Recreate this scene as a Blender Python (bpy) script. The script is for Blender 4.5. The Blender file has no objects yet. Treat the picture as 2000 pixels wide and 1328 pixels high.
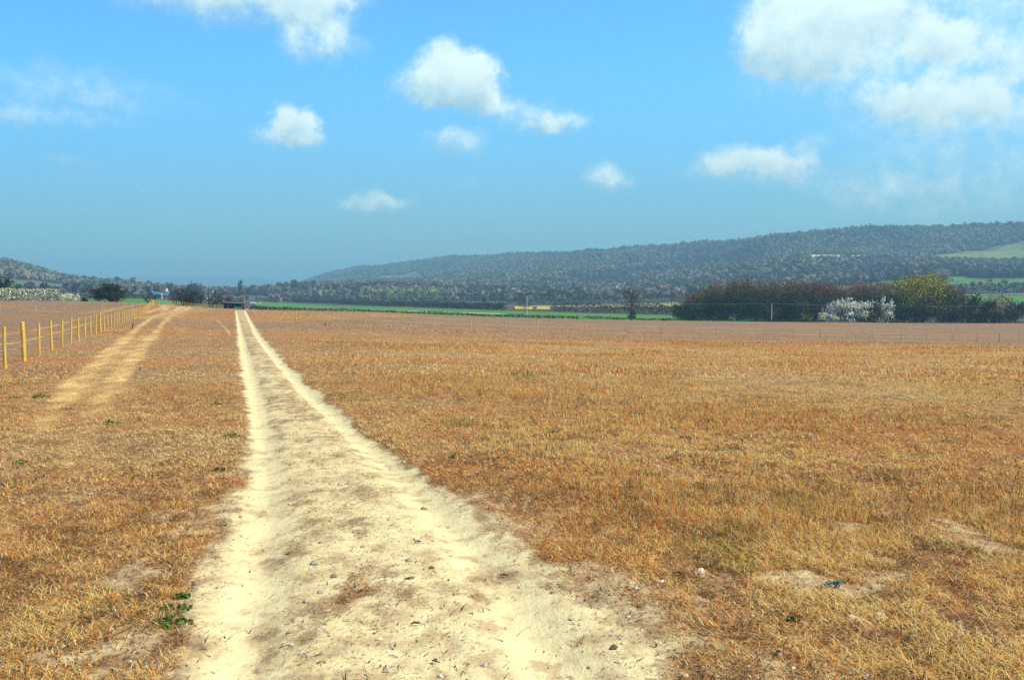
import bpy, math, random
import numpy as np
from mathutils import Vector

SC = bpy.context.scene
COL = SC.collection
R = math.radians
rng = np.random.default_rng(7)
PI = math.pi

# ------------------------------------------------------------------ camera model
FPX = 1778.0                     # focal length in photo pixels (photo is 2000 x 1328)
HZ = 580.0                       # photo row of the true horizon
EYE = 1.75
PITCH = math.atan((664.0 - HZ) / FPX)

cam_d = bpy.data.cameras.new('camera')
cam = bpy.data.objects.new('camera', cam_d)
COL.objects.link(cam)
cam.location = (0, 0, EYE)
cam.rotation_euler = (PI / 2 - PITCH, 0, 0)
cam_d.sensor_width = 36.0
cam_d.lens = FPX / 2000.0 * 36.0
cam_d.clip_start = 0.05
cam_d.clip_end = 40000
SC.camera = cam


def sx(u):
    """sideways slope x/y of a photo column"""
    return (np.asarray(u, float) - 1000.0) / FPX


# ------------------------------------------------------------------ numpy value noise
_P = np.random.default_rng(11).random((256, 256)).astype(np.float64)


def vnoise(x, y, seed=0):
    x = np.asarray(x, float) + seed * 17.31
    y = np.asarray(y, float) + seed * 9.77
    xi = np.floor(x).astype(np.int64); yi = np.floor(y).astype(np.int64)
    fx = x - xi; fy = y - yi
    fx = fx * fx * (3 - 2 * fx); fy = fy * fy * (3 - 2 * fy)
    a = _P[xi & 255, yi & 255]; b = _P[(xi + 1) & 255, yi & 255]
    c = _P[xi & 255, (yi + 1) & 255]; d = _P[(xi + 1) & 255, (yi + 1) & 255]
    return (a * (1 - fx) + b * fx) * (1 - fy) + (c * (1 - fx) + d * fx) * fy


def fbm(x, y, seed=0, octaves=4):
    s = 0.0; a = 0.5; t = 0.0
    for k in range(octaves):
        s = s + a * vnoise(x * 2 ** k, y * 2 ** k, seed + k * 3)
        t += a; a *= 0.5
    return s / t


def sstep(a, b, x):
    t = np.clip((x - a) / (b - a), 0, 1)
    return t * t * (3 - 2 * t)


# ------------------------------------------------------------------ terrain
# columns (photo u) -> (distance ahead, ground height)
_near = [(0.5, 0.0), (4, -0.027), (15, -0.1)]
TERR = [
    (-700, _near + [(30, -.2), (60, -.38), (120, -.5), (200, .2), (240, .8), (280, .4), (350, -2), (600, 2), (900, 20), (1300, 60), (1700, 100), (2100, 125), (4000, 125), (9000, 150)]),
    (-200, _near + [(30, -.2), (60, -.38), (120, -.5), (200, .2), (240, .8), (280, .4), (350, -2), (600, 0), (900, 14), (1300, 42), (1700, 76), (2100, 96), (4000, 115), (9000, 150)]),
    (0,    _near + [(30, -.2), (60, -.376), (120, -.545), (200, .175), (240, .8), (280, .45), (350, -2), (600, -1.5), (800, 6), (1000, 20), (1300, 38), (1700, 63), (2000, 68), (4000, 80), (9000, 150)]),
    (60,   _near + [(30, -.2), (60, -.38), (120, -.55), (200, .15), (240, .72), (280, .4), (350, -2), (600, -1.5), (800, 4), (1000, 14), (1300, 30), (1700, 47), (2000, 48), (4000, 80), (9000, 170)]),
    (130,  _near + [(30, -.2), (60, -.39), (120, -.6), (200, .1), (240, .6), (280, .2), (350, -1.6), (600, -.8), (800, 2), (1000, 9), (1300, 18), (1700, 25), (2000, 24), (4000, 60), (9000, 180)]),
    (220,  _near + [(30, -.2), (60, -.4), (120, -.6), (190, .3), (240, .5), (280, -.2), (350, -1.2), (500, -.4), (700, 1.5), (1000, 8), (1300, 17), (1500, 22), (2000, 15), (4000, 20), (6500, 100), (8500, 180), (9500, 180)]),
    (310,  _near + [(30, -.2), (60, -.4), (120, -.66), (160, .08), (185, .32), (205, .2), (260, -.6), (350, -2.2), (500, -1.5), (700, 1), (1000, 7), (1300, 12), (1600, 12), (4000, 10), (6500, 90), (8500, 190), (9500, 185)]),
    (380,  _near + [(30, -.2), (60, -.41), (120, -.75), (190, -.55), (240, -.9), (300, -1.6), (400, -3), (600, -3), (1000, 1), (1300, 7), (1600, 9), (2200, 8), (4000, 5), (6500, 100), (8500, 205), (9500, 200)]),
    (470,  _near + [(30, -.2), (60, -.42), (120, -.85), (200, -1.35), (260, -1.78), (310, -2.6), (400, -4), (600, -5), (1000, -2), (1300, 6), (1600, 9), (2200, 8), (4000, 5), (6500, 90), (8500, 195), (9500, 190)]),
    (560,  _near + [(30, -.205), (60, -.46), (120, -1.0), (200, -1.6), (260, -2.1), (310, -3.6), (420, -5.5), (600, -5.8), (1000, -4), (1300, 7), (1600, 14), (2200, 12), (3000, 12), (4200, 60), (5000, 80), (7000, 110), (9500, 180)]),
    (700,  _near + [(30, -.22), (60, -.6), (120, -1.22), (200, -1.96), (260, -2.4), (320, -4.7), (450, -6.5), (700, -6.4), (1000, -4.6), (1350, 7), (1600, 13), (2300, 20), (3000, 50), (3700, 112), (4200, 112), (9500, 90)]),
    (850,  _near + [(30, -.27), (60, -.85), (122, -1.85), (200, -2.9), (270, -3.5), (330, -5.8), (460, -7.5), (700, -6.5), (1000, -4.8), (1350, 6), (1600, 12), (2200, 26), (2700, 58), (3400, 126), (4200, 122), (9500, 90)]),
    (1000, _near + [(30, -.32), (60, -1.08), (125, -2.4), (200, -3.6), (280, -4.55), (340, -6.5), (460, -8), (600, -6.8), (1000, -4.5), (1400, 7), (2000, 36), (2500, 80), (3000, 128), (3800, 124), (9500, 80)]),
    (1300, _near + [(30, -.36), (60, -1.3), (125, -3.15), (200, -4.7), (288, -5.75), (345, -7.3), (470, -8), (700, -6), (1000, -2), (1400, 14), (1800, 48), (2200, 92), (2700, 138), (3400, 136), (9500, 80)]),
    (1600, _near + [(30, -.37), (60, -1.45), (123, -3.7), (200, -5.4), (296, -6.5), (350, -7.8), (500, -7.5), (700, -4), (1000, 6), (1300, 27), (1500, 50), (1700, 74), (2000, 112), (2400, 154), (3200, 150), (9500, 80)]),
    (1800, _near + [(30, -.37), (60, -1.55), (121, -4.0), (200, -5.7), (299, -6.85), (350, -8), (500, -7), (700, -3), (1000, 11), (1250, 30), (1500, 56), (1700, 77), (2000, 118), (2350, 165), (3200, 160), (9500, 80)]),
    (2000, _near + [(30, -.38), (60, -1.6), (119, -4.15), (200, -5.9), (300, -7.0), (350, -8), (500, -7), (700, -2), (1000, 14), (1250, 33), (1500, 58), (1700, 80), (2000, 128), (2300, 172), (3200, 168), (9500, 80)]),
    (2700, _near + [(30, -.38), (60, -1.6), (119, -4.15), (200, -5.9), (300, -7.0), (350, -8), (500, -7), (700, -2), (1000, 14), (1250, 33), (1500, 58), (1700, 85), (2000, 135), (2300, 180), (3200, 175), (9500, 80)]),
]
RMAX = 9500.0
_LR = np.linspace(math.log(0.5), math.log(RMAX), 700)


def _pchip(xs, ys, x):
    xs = np.asarray(xs, float); ys = np.asarray(ys, float)
    h = np.diff(xs); dl = np.diff(ys) / h
    d = np.zeros_like(ys)
    d[0] = dl[0]; d[-1] = dl[-1]
    for i in range(1, len(xs) - 1):
        if dl[i - 1] * dl[i] > 0:
            w1 = 2 * h[i] + h[i - 1]; w2 = h[i] + 2 * h[i - 1]
            d[i] = (w1 + w2) / (w1 / dl[i - 1] + w2 / dl[i])
    k = np.clip(np.searchsorted(xs, x) - 1, 0, len(h) - 1)
    t = (x - xs[k]) / h[k]
    return ((2 * t ** 3 - 3 * t ** 2 + 1) * ys[k] + (t ** 3 - 2 * t ** 2 + t) * h[k] * d[k] +
            (-2 * t ** 3 + 3 * t ** 2) * ys[k + 1] + (t ** 3 - t ** 2) * h[k] * d[k + 1])


def _build_terrain():
    th = []; rows = []
    for u, prof in TERR:
        t = math.atan(float(sx(u)))
        c = math.cos(t)
        r = np.array([min(p[0] / c, RMAX * 1.5) for p in prof]); z = [p[1] for p in prof]
        th.append(t)
        rows.append(_pchip(r, z, np.minimum(np.exp(_LR), r[-1])))      # heights on a common list of radii
    th = np.array(th); rows = np.array(rows)
    TH = np.linspace(th[0], th[-1], 500)
    out = np.empty((500, len(_LR)))
    for j in range(len(_LR)):
        out[:, j] = _pchip(th, rows[:, j], TH)
    k = np.exp(-0.5 * (np.arange(-14, 15) / 6.0) ** 2); k /= k.sum()
    out = np.apply_along_axis(lambda a: np.convolve(np.pad(a, 14, mode='edge'), k, 'valid'), 0, out)
    k = np.exp(-0.5 * (np.arange(-6, 7) / 2.0) ** 2); k /= k.sum()
    out = np.apply_along_axis(lambda a: np.convolve(np.pad(a, 6, mode='edge'), k, 'valid'), 1, out)
    return TH, out


_TH, _TZ = _build_terrain()


def H(x, y):
    """smooth ground height"""
    x = np.asarray(x, float); y = np.asarray(y, float)
    r = np.maximum(np.hypot(x, y), 0.51)
    t = np.arctan2(x, y)
    t = np.clip(t, _TH[0], _TH[-1] - 1e-9)
    a = (t - _TH[0]) / (_TH[1] - _TH[0]); i = np.clip(a.astype(int) if hasattr(a, 'astype') else int(a), 0, 498); fa = a - i
    b = np.clip((np.log(r) - _LR[0]) / (_LR[1] - _LR[0]), 0, len(_LR) - 1.001)
    j = b.astype(int) if hasattr(b, 'astype') else int(b); fb = b - j
    z = (_TZ[i, j] * (1 - fa) + _TZ[i + 1, j] * fa) * (1 - fb) + (_TZ[i, j + 1] * (1 - fa) + _TZ[i + 1, j + 1] * fa) * fb
    far = sstep(1150, 1900, r) * (1 - sstep(4500, 6000, r)) * (.25 + .75 * sstep(-300, 300, x + .22 * y))
    z = z + far * ((fbm(x * .0032, y * .0022, 131, 3) - .5) * 46 + (fbm(x * .012, y * .009, 137, 2) - .5) * 12)
    back = sstep(1.25, 2.3, np.abs(np.arctan2(x, y)))
    return z * (1 - back) + back * (-0.002 * r)


def hz(x, y):
    return float(H(np.array([x]), np.array([y]))[0])


def at(u, Y):
    """ground point on photo column u at distance Y ahead"""
    x = float(sx(u)) * Y
    return Vector((x, Y, hz(x, Y)))


def ground_px(u, v):
    """the ground point seen in photo pixel (u, v)"""
    cx = (u - 1000.0) / FPX; cy = (664.0 - v) / FPX
    d = np.array([cx, math.cos(PITCH) + cy * math.sin(PITCH), -math.sin(PITCH) + cy * math.cos(PITCH)])
    t = np.exp(np.linspace(math.log(1.0), math.log(1500), 6000))
    P = d[None, :] * t[:, None]
    below = (P[:, 2] + EYE) < H(P[:, 0], P[:, 1])
    k = int(np.argmax(below)) if below.any() else len(t) - 1
    p = P[k]
    return Vector((p[0], p[1], hz(p[0], p[1])))


# ------------------------------------------------------------------ object helpers
def tag(o, label=None, cat=None, group=None, kind=None):
    if label: o['label'] = label
    if cat: o['category'] = cat
    if group: o['group'] = group
    if kind: o['kind'] = kind
    return o


def empty(name, loc, rz=0.0, label=None, cat=None, group=None):
    o = bpy.data.objects.new(name, None)
    COL.objects.link(o)
    o.empty_display_size = 0.2
    o.location = loc
    o.rotation_euler = (0, 0, rz)
    return tag(o, label, cat, group)


def np_mesh(name, V, faces, mat=None, parent=None, attrs=None, cols=None, smooth=False, mats=None, mat_idx=None, link=True):
    """faces: list of (n, k) integer arrays; cols: (N, 3) per vertex colour; attrs: name -> (N,) float"""
    me = bpy.data.meshes.new(name)
    V = np.ascontiguousarray(V, dtype=np.float32)
    me.vertices.add(len(V))
    me.vertices.foreach_set('co', V.ravel())
    fs = [np.asarray(f, dtype=np.int32) for f in faces if len(f)]
    loops = np.concatenate([f.ravel() for f in fs])
    counts = np.concatenate([np.full(len(f), f.shape[1], dtype=np.int32) for f in fs])
    starts = np.concatenate([[0], np.cumsum(counts)[:-1]]).astype(np.int32)
    me.loops.add(len(loops))
    me.loops.foreach_set('vertex_index', loops)
    me.polygons.add(len(counts))
    me.polygons.foreach_set('loop_start', starts)
    try:
        me.polygons.foreach_set('loop_total', counts)
    except Exception:
        pass
    if mat_idx is not None:
        me.polygons.foreach_set('material_index', np.asarray(mat_idx, dtype=np.int32))
    me.polygons.foreach_set('use_smooth', np.full(len(counts), bool(smooth)))
    if cols is not None:
        a = me.attributes.new('col', 'FLOAT_COLOR', 'POINT')
        c = np.ones((len(V), 4), dtype=np.float32); c[:, :3] = cols
        a.data.foreach_set('color', c.ravel())
    for k, v in (attrs or {}).items():
        a = me.attributes.new(k, 'FLOAT', 'POINT')
        a.data.foreach_set('value', np.ascontiguousarray(v, dtype=np.float32))
    me.update(calc_edges=True)
    me.validate()
    for m in (mats or ([mat] if mat else [])):
        me.materials.append(m)
    o = bpy.data.objects.new(name, me)
    if link: COL.objects.link(o)
    if parent is not None: o.parent = parent
    return o


class MB:
    """collects boxes, tubes and prisms into one mesh"""
    def __init__(s):
        s.V = []; s.F = []; s.n = 0

    def add(s, verts, faces):
        s.V += [tuple(v) for v in verts]
        s.F += [tuple(i + s.n for i in f) for f in faces]
        s.n += len(verts)
        return s

    def box(s, c, d, rz=0.0):
        hx, hy, hzz = d[0] / 2, d[1] / 2, d[2] / 2
        ca, sa = math.cos(rz), math.sin(rz)
        vs = []
        for z in (-hzz, hzz):
            for x, y in ((-hx, -hy), (hx, -hy), (hx, hy), (-hx, hy)):
                vs.append((c[0] + x * ca - y * sa, c[1] + x * sa + y * ca, c[2] + z))
        return s.add(vs, [(3, 2, 1, 0), (4, 5, 6, 7), (0, 1, 5, 4), (1, 2, 6, 5), (2, 3, 7, 6), (3, 0, 4, 7)])

    def tube(s, pts, rad, n=6, cap=True):
        pts = [Vector(p) for p in pts]
        rad = rad if hasattr(rad, '__len__') else [rad] * len(pts)
        rings = []
        for i, p in enumerate(pts):
            d = (pts[min(i + 1, len(pts) - 1)] - pts[max(i - 1, 0)])
            d = d.normalized() if d.length > 1e-9 else Vector((0, 0, 1))
            a = Vector((1, 0, 0)) if abs(d.x) < 0.9 else Vector((0, 1, 0))
            e1 = d.cross(a).normalized(); e2 = d.cross(e1)
            rings.append([p + (e1 * math.cos(2 * PI * k / n) + e2 * math.sin(2 * PI * k / n)) * rad[i] for k in range(n)])
        vs = [v for r in rings for v in r]
        fs = []
        for i in range(len(pts) - 1):
            for k in range(n):
                a = i * n + k; b = i * n + (k + 1) % n
                fs.append((a, b, b + n, a + n))
        if cap:
            fs.append(tuple(range(n - 1, -1, -1)))
            fs.append(tuple((len(pts) - 1) * n + k for k in range(n)))
        return s.add(vs, fs)

    def build(s, name, mat, parent=None, smooth=False, loc=None):
        me = bpy.data.meshes.new(name)
        me.from_pydata(s.V, [], s.F)
        me.update()
        if smooth:
            me.polygons.foreach_set('use_smooth', [True] * len(me.polygons))
        me.materials.append(mat)
        o = bpy.data.objects.new(name, me)
        COL.objects.link(o)
        if parent is not None: o.parent = parent
        if loc is not None: o.location = loc
        return o


def kids(o):
    return [c for c in COL.objects if c.parent == o]


# ------------------------------------------------------------------ materials
def nodes(mat):
    mat.use_nodes = True
    nt = mat.node_tree
    nt.nodes.clear()
    return nt, nt.nodes, nt.links


def N(nt, typ, **kw):
    n = nt.nodes.new(typ)
    for k, v in kw.items():
        setattr(n, k, v)
    return n


def math_n(nt, op, a, b=None, c=None, clamp=False):
    n = nt.nodes.new('ShaderNodeMath'); n.operation = op; n.use_clamp = clamp
    for i, v in enumerate((a, b, c)):
        if v is None: continue
        if isinstance(v, (int, float)): n.inputs[i].default_value = v
        else: nt.links.new(v, n.inputs[i])
    return n.outputs[0]


def mix_c(nt, fac, a, b, blend='MIX'):
    n = nt.nodes.new('ShaderNodeMix'); n.data_type = 'RGBA'; n.blend_type = blend
    n.clamp_factor = True
    for sock, v in ((n.inputs[0], fac), (n.inputs[6], a), (n.inputs[7], b)):
        if isinstance(v, (int, float)): sock.default_value = v
        elif isinstance(v, tuple): sock.default_value = (*v, 1.0) if len(v) == 3 else v
        else: nt.links.new(v, sock)
    return n.outputs[2]


def noise_n(nt, vec, scale, detail=4.0, rough=0.55, dist=0.0):
    n = nt.nodes.new('ShaderNodeTexNoise')
    n.inputs['Scale'].default_value = scale
    n.inputs['Detail'].default_value = detail
    n.inputs['Roughness'].default_value = rough
    n.inputs['Distortion'].default_value = dist
    if vec is not None: nt.links.new(vec, n.inputs['Vector'])
    return n.outputs['Fac']


def maprange(nt, v, a, b, c=0.0, d=1.0, smooth=True):
    n = nt.nodes.new('ShaderNodeMapRange')
    n.interpolation_type = 'SMOOTHSTEP' if smooth else 'LINEAR'
    n.clamp = True
    nt.links.new(v, n.inputs[0])
    for i, x in enumerate((a, b, c, d)): n.inputs[i + 1].default_value = x
    return n.outputs[0]


def geom_pos(nt):
    return nt.nodes.new('ShaderNodeNewGeometry').outputs['Position']


def vscale(nt, vec, s):
    n = nt.nodes.new('ShaderNodeVectorMath'); n.operation = 'MULTIPLY'
    nt.links.new(vec, n.inputs[0]); n.inputs[1].default_value = s
    return n.outputs[0]


def attr(nt, name, col=False):
    n = nt.nodes.new('ShaderNodeAttribute'); n.attribute_name = name
    return n.outputs['Color' if col else 'Fac']


def diffuse_out(nt, col, rough=0.9, bump=None, strength=0.5, dist=0.02, trans=0.0, spec=0.2):
    out = nt.nodes.new('ShaderNodeOutputMaterial')
    p = nt.nodes.new('ShaderNodeBsdfPrincipled')
    p.inputs['Roughness'].default_value = rough
    p.inputs['Specular IOR Level'].default_value = spec
    if isinstance(col, tuple): p.inputs['Base Color'].default_value = (*col, 1)
    else: nt.links.new(col, p.inputs['Base Color'])
    if bump is not None:
        b = nt.nodes.new('ShaderNodeBump')
        b.inputs['Strength'].default_value = strength
        b.inputs['Distance'].default_value = dist
        nt.links.new(bump, b.inputs['Height'])
        nt.links.new(b.outputs[0], p.inputs['Normal'])
    sh = p.outputs[0]
    if trans > 0:
        t = nt.nodes.new('ShaderNodeBsdfTranslucent')
        if isinstance(col, tuple): t.inputs[0].default_value = (*col, 1)
        else: nt.links.new(col, t.inputs[0])
        m = nt.nodes.new('ShaderNodeMixShader'); m.inputs[0].default_value = trans
        nt.links.new(sh, m.inputs[1]); nt.links.new(t.outputs[0], m.inputs[2])
        sh = m.outputs[0]
    nt.links.new(sh, out.inputs[0])


def simple_mat(name, c1, c2=None, scale=3.0, rough=0.85, bump=0.0, stretch=(1, 1, 1), spec=0.2):
    m = bpy.data.materials.new(name)
    nt, _, _ = nodes(m)
    tc = nt.nodes.new('ShaderNodeTexCoord').outputs['Object']
    v = vscale(nt, tc, stretch)
    f = noise_n(nt, v, scale, 5, 0.6)
    f2 = maprange(nt, f, 0.35, 0.65)
    col = mix_c(nt, f2, c1, c2 or tuple(x * 0.7 for x in c1))
    diffuse_out(nt, col, rough, f if bump > 0 else None, bump, 0.02, spec=spec)
    return m


def vcol_mat(name, trans=0.25, rough=0.8, vary=0.0):
    m = bpy.data.materials.new(name)
    nt, _, _ = nodes(m)
    c = attr(nt, 'col', True)
    diffuse_out(nt, c, rough, trans=trans, spec=0.15)
    return m


M = {}
M['leaf'] = vcol_mat('leaf', 0.22)
M['blade'] = vcol_mat('dry_blade', 0.38, 0.6)
M['bark'] = simple_mat('bark', (.11, .085, .065), (.05, .04, .032), 2.0, 0.95, 0.4, (1, 1, .3))
M['pale_bark'] = simple_mat('pale_bark', (.34, .28, .22), (.16, .12, .10), 1.2, 0.9, 0.3, (1, 1, .4))
M['post'] = simple_mat('new_softwood', (.66, .45, .095), (.48, .29, .06), 5.0, 0.75, 0.2, (6, 6, .6))
M['old_wood'] = simple_mat('grey_pole_wood', (.33, .27, .22), (.18, .14, .11), 2.0, 0.9, 0.2, (4, 4, .3))
M['pale_pole'] = simple_mat('pale_pole_wood', (.72, .70, .62), (.55, .52, .45), 2.0, 0.8, 0.1, (4, 4, .3))
M['tan_board'] = simple_mat('tan_boards', (.62, .36, .17), (.45, .25, .12), 3.0, 0.8, 0.1, (1, 6, 6))
M['black_board'] = simple_mat('black_boards', (.016, .015, .018), (.008, .008, .009), 3.0, 0.8, 0.1, (6, 6, 1))
M['roof_sheet'] = simple_mat('weathered_roof_sheet', (.16, .16, .17), (.09, .09, .10), 1.0, 0.6, 0.1)
M['teal'] = simple_mat('teal_tarpaulin', (.05, .30, .34), (.03, .18, .22), 2.0, 0.55, 0.2)
M['white'] = simple_mat('white_paint', (.82, .83, .82), (.70, .71, .70), 1.5, 0.6)
M['brick'] = simple_mat('red_brick', (.26, .14, .11), (.19, .10, .085), 4.0, 0.9)
M['render'] = simple_mat('cream_render', (.42, .37, .31), (.33, .29, .25), 1.0, 0.9)
M['tile'] = simple_mat('red_brown_tile', (.15, .085, .065), (.10, .06, .05), 2.0, 0.85)
M['slate'] = simple_mat('blue_slate', (.09, .13, .22), (.06, .09, .15), 2.0, 0.6)
M['glass'] = simple_mat('window_glass', (.03, .04, .055), (.02, .025, .03), 1.0, 0.15, spec=0.6)
M['wire'] = simple_mat('pale_wire', (.62, .60, .52), (.5, .48, .4), 1.0, 0.5)
M['cable'] = simple_mat('grey_cable', (.45, .46, .44), (.35, .36, .35), 1.0, 0.5)
M['ceramic'] = simple_mat('brown_insulator', (.12, .06, .04), (.08, .04, .03), 5.0, 0.3)
M['stone'] = simple_mat('chalky_flint', (.78, .74, .62), (.48, .42, .32), 14.0, 0.85, 0.4)
M['twine'] = simple_mat('blue_twine', (.03, .24, .36), (.02, .14, .24), 30.0, 0.55)
M['black'] = simple_mat('black_rubber', (.02, .02, .02), (.012, .012, .012), 5.0, 0.7)
M['feather'] = simple_mat('black_feather', (.018, .018, .022), (.01, .01, .012), 30.0, 0.5)
M['crop'] = bpy.data.materials.new('young_crop')
M['pasture'] = simple_mat('dry_pasture', (.20, .26, .075), (.15, .20, .06), 0.03, 0.95)
M['chalk_field'] = simple_mat('pale_ploughland', (.74, .70, .48), (.62, .58, .40), 0.02, 0.95)
M['rape'] = simple_mat('yellow_rape_flower', (.66, .52, .03), (.45, .40, .04), 0.6, 0.9, 0.5)
M['rough'] = simple_mat('pale_rough_grass', (.46, .42, .24), (.30, .28, .15), 0.15, 0.95)


def crop_mat():
    nt, _, _ = nodes(M['crop'])
    p = geom_pos(nt)
    a = noise_n(nt, vscale(nt, p, (.02, .02, .02)), 1.0, 5, .6)
    b = noise_n(nt, vscale(nt, p, (.9, .08, .1)), 1.0, 3, .6)
    c = mix_c(nt, maprange(nt, a, .35, .7), (.060, .195, .022), (.100, .235, .030))
    c = mix_c(nt, maprange(nt, b, .55, .8, 0, .5), c, (.09, .12, .05))
    diffuse_out(nt, c, .8, b, .6, .2)


crop_mat()

# ------------------------------------------------------------------ track and wheel marks, in photo pixels on the ground
LEFT_RUT = [(461, 606), (465, 625), (470, 650), (476, 680), (484, 710), (492, 740), (500, 780), (508, 820), (515, 860), (521, 900), (524, 950), (520, 1000), (512, 1060), (502, 1150), (492, 1250), (484, 1340)]
RIGHT_RUT = [(478, 606), (487, 625), (500, 650), (516, 672), (542, 702), (572, 737), (602, 768), (642, 803), (692, 852), (742, 893), (792, 934), (834, 982), (876, 1022), (918, 1064), (958, 1112), (1008, 1182), (1052, 1244), (1092, 1294), (1122, 1340)]


def px_line(pts):
    return np.array([ground_px(u, v)[:2] for u, v in pts])


def extend_near(P):
    d = P[-1] - P[-4]; d = d / np.linalg.norm(d)
    return np.vstack([P, P[-1] + d * 2.0, P[-1] + d * 9.0])


RL = extend_near(px_line(LEFT_RUT)); RR = extend_near(px_line(RIGHT_RUT))


def rut_x(P, y):
    """x of a rut at distance y ahead"""
    o = np.argsort(P[:, 1])
    return np.interp(y, P[o, 1], P[o, 0])


STRAW = [   # (pixel polyline, width in metres, strength)
    ([(20, 905), (95, 815), (150, 752), (195, 705), (235, 672), (270, 640), (300, 618), (325, 604), (340, 597)], .8, .95),
    ([(125, 905), (190, 800), (222, 752), (245, 718), (275, 680), (300, 655), (318, 632), (335, 612), (352, 599)], .8, .9),
    ([(70, 905), (140, 790), (190, 740), (215, 710), (255, 676), (285, 650)], 1.0, .55),
    ([(-60, 668), (0, 655), (60, 646), (100, 638), (160, 622), (205, 610), (250, 600), (280, 595)], .45, .8),
    ([(-60, 686), (0, 674), (60, 664), (110, 650), (170, 632), (230, 613), (290, 600)], .5, .75),
    ([(-40, 601), (30, 602), (80, 607), (140, 611), (180, 612), (215, 609)], .9, .6),
    ([(150, 612), (200, 608), (250, 598), (285, 594)], 1.5, .75),
    ([(255, 614), (330, 618), (400, 621), (425, 622), (470, 624)], 1.5, .8),
    ([(262, 622), (300, 618), (345, 606), (358, 599)], 2.0, .9),
    ([(300, 622), (330, 618), (362, 606), (372, 600)], 1.5, .8),
    ([(280, 612), (318, 602), (335, 596)], 2.0, .85),
    ([(330, 620), (352, 612), (380, 602)], 1.0, .6), ([(345, 620), (368, 611), (395, 603)], .8, .6), ([(372, 616), (405, 605), (420, 602)], .8, .5),
    ([(330, 625), (345, 640), (362, 650)], .35, .5), ([(345, 628), (372, 640), (400, 650), (425, 655)], .3, .4),
    ([(422, 622), (440, 640), (447, 650), (450, 656)], .3, .6),
    ([(490, 629), (578, 630), (700, 634), (790, 637), (1000, 645), (1230, 653), (1400, 657), (1600, 663), (1800, 668), (2060, 673)], 2.0, .55),
    ([(1150, 637), (1500, 641), (1720, 646), (2060, 650)], 2.0, .35),
    ([(1500, 634), (2060, 637)], 2.5, .4),
    ([(520, 617), (640, 619), (900, 628)], 2.5, .35),
    ([(500, 612), (545, 616), (578, 619)], 1.0, .5),
    ([(560, 664), (640, 662), (900, 668)], 1.2, .28),
]
STRAW_W = [(px_line(p), w, s) for p, w, s in STRAW]
FENCE_B = [(578, 628), (650, 631), (715, 633), (786, 636), (856, 639), (919, 641), (986, 644), (1049, 646), (1108, 648), (1170, 650), (1229, 652), (1291, 653), (1350, 655), (1400, 656), (1447, 657), (1497, 658), (1550, 660), (1603, 661), (1655, 662), (1705, 664), (1759, 665), (1810, 666), (1862, 667), (1908, 668), (1952, 669), (1990, 670), (2035, 671), (2085, 672)]
FB = px_line(FENCE_B)


def seg_dist(x, y, P):
    best = np.full(x.shape, 1e9)
    for a, b in zip(P[:-1], P[1:]):
        d = b - a; L = max(d @ d, 1e-9)
        t = np.clip(((x - a[0]) * d[0] + (y - a[1]) * d[1]) / L, 0, 1)
        best = np.minimum(best, np.hypot(x - a[0] - t * d[0], y - a[1] - t * d[1]))
    return best


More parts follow.
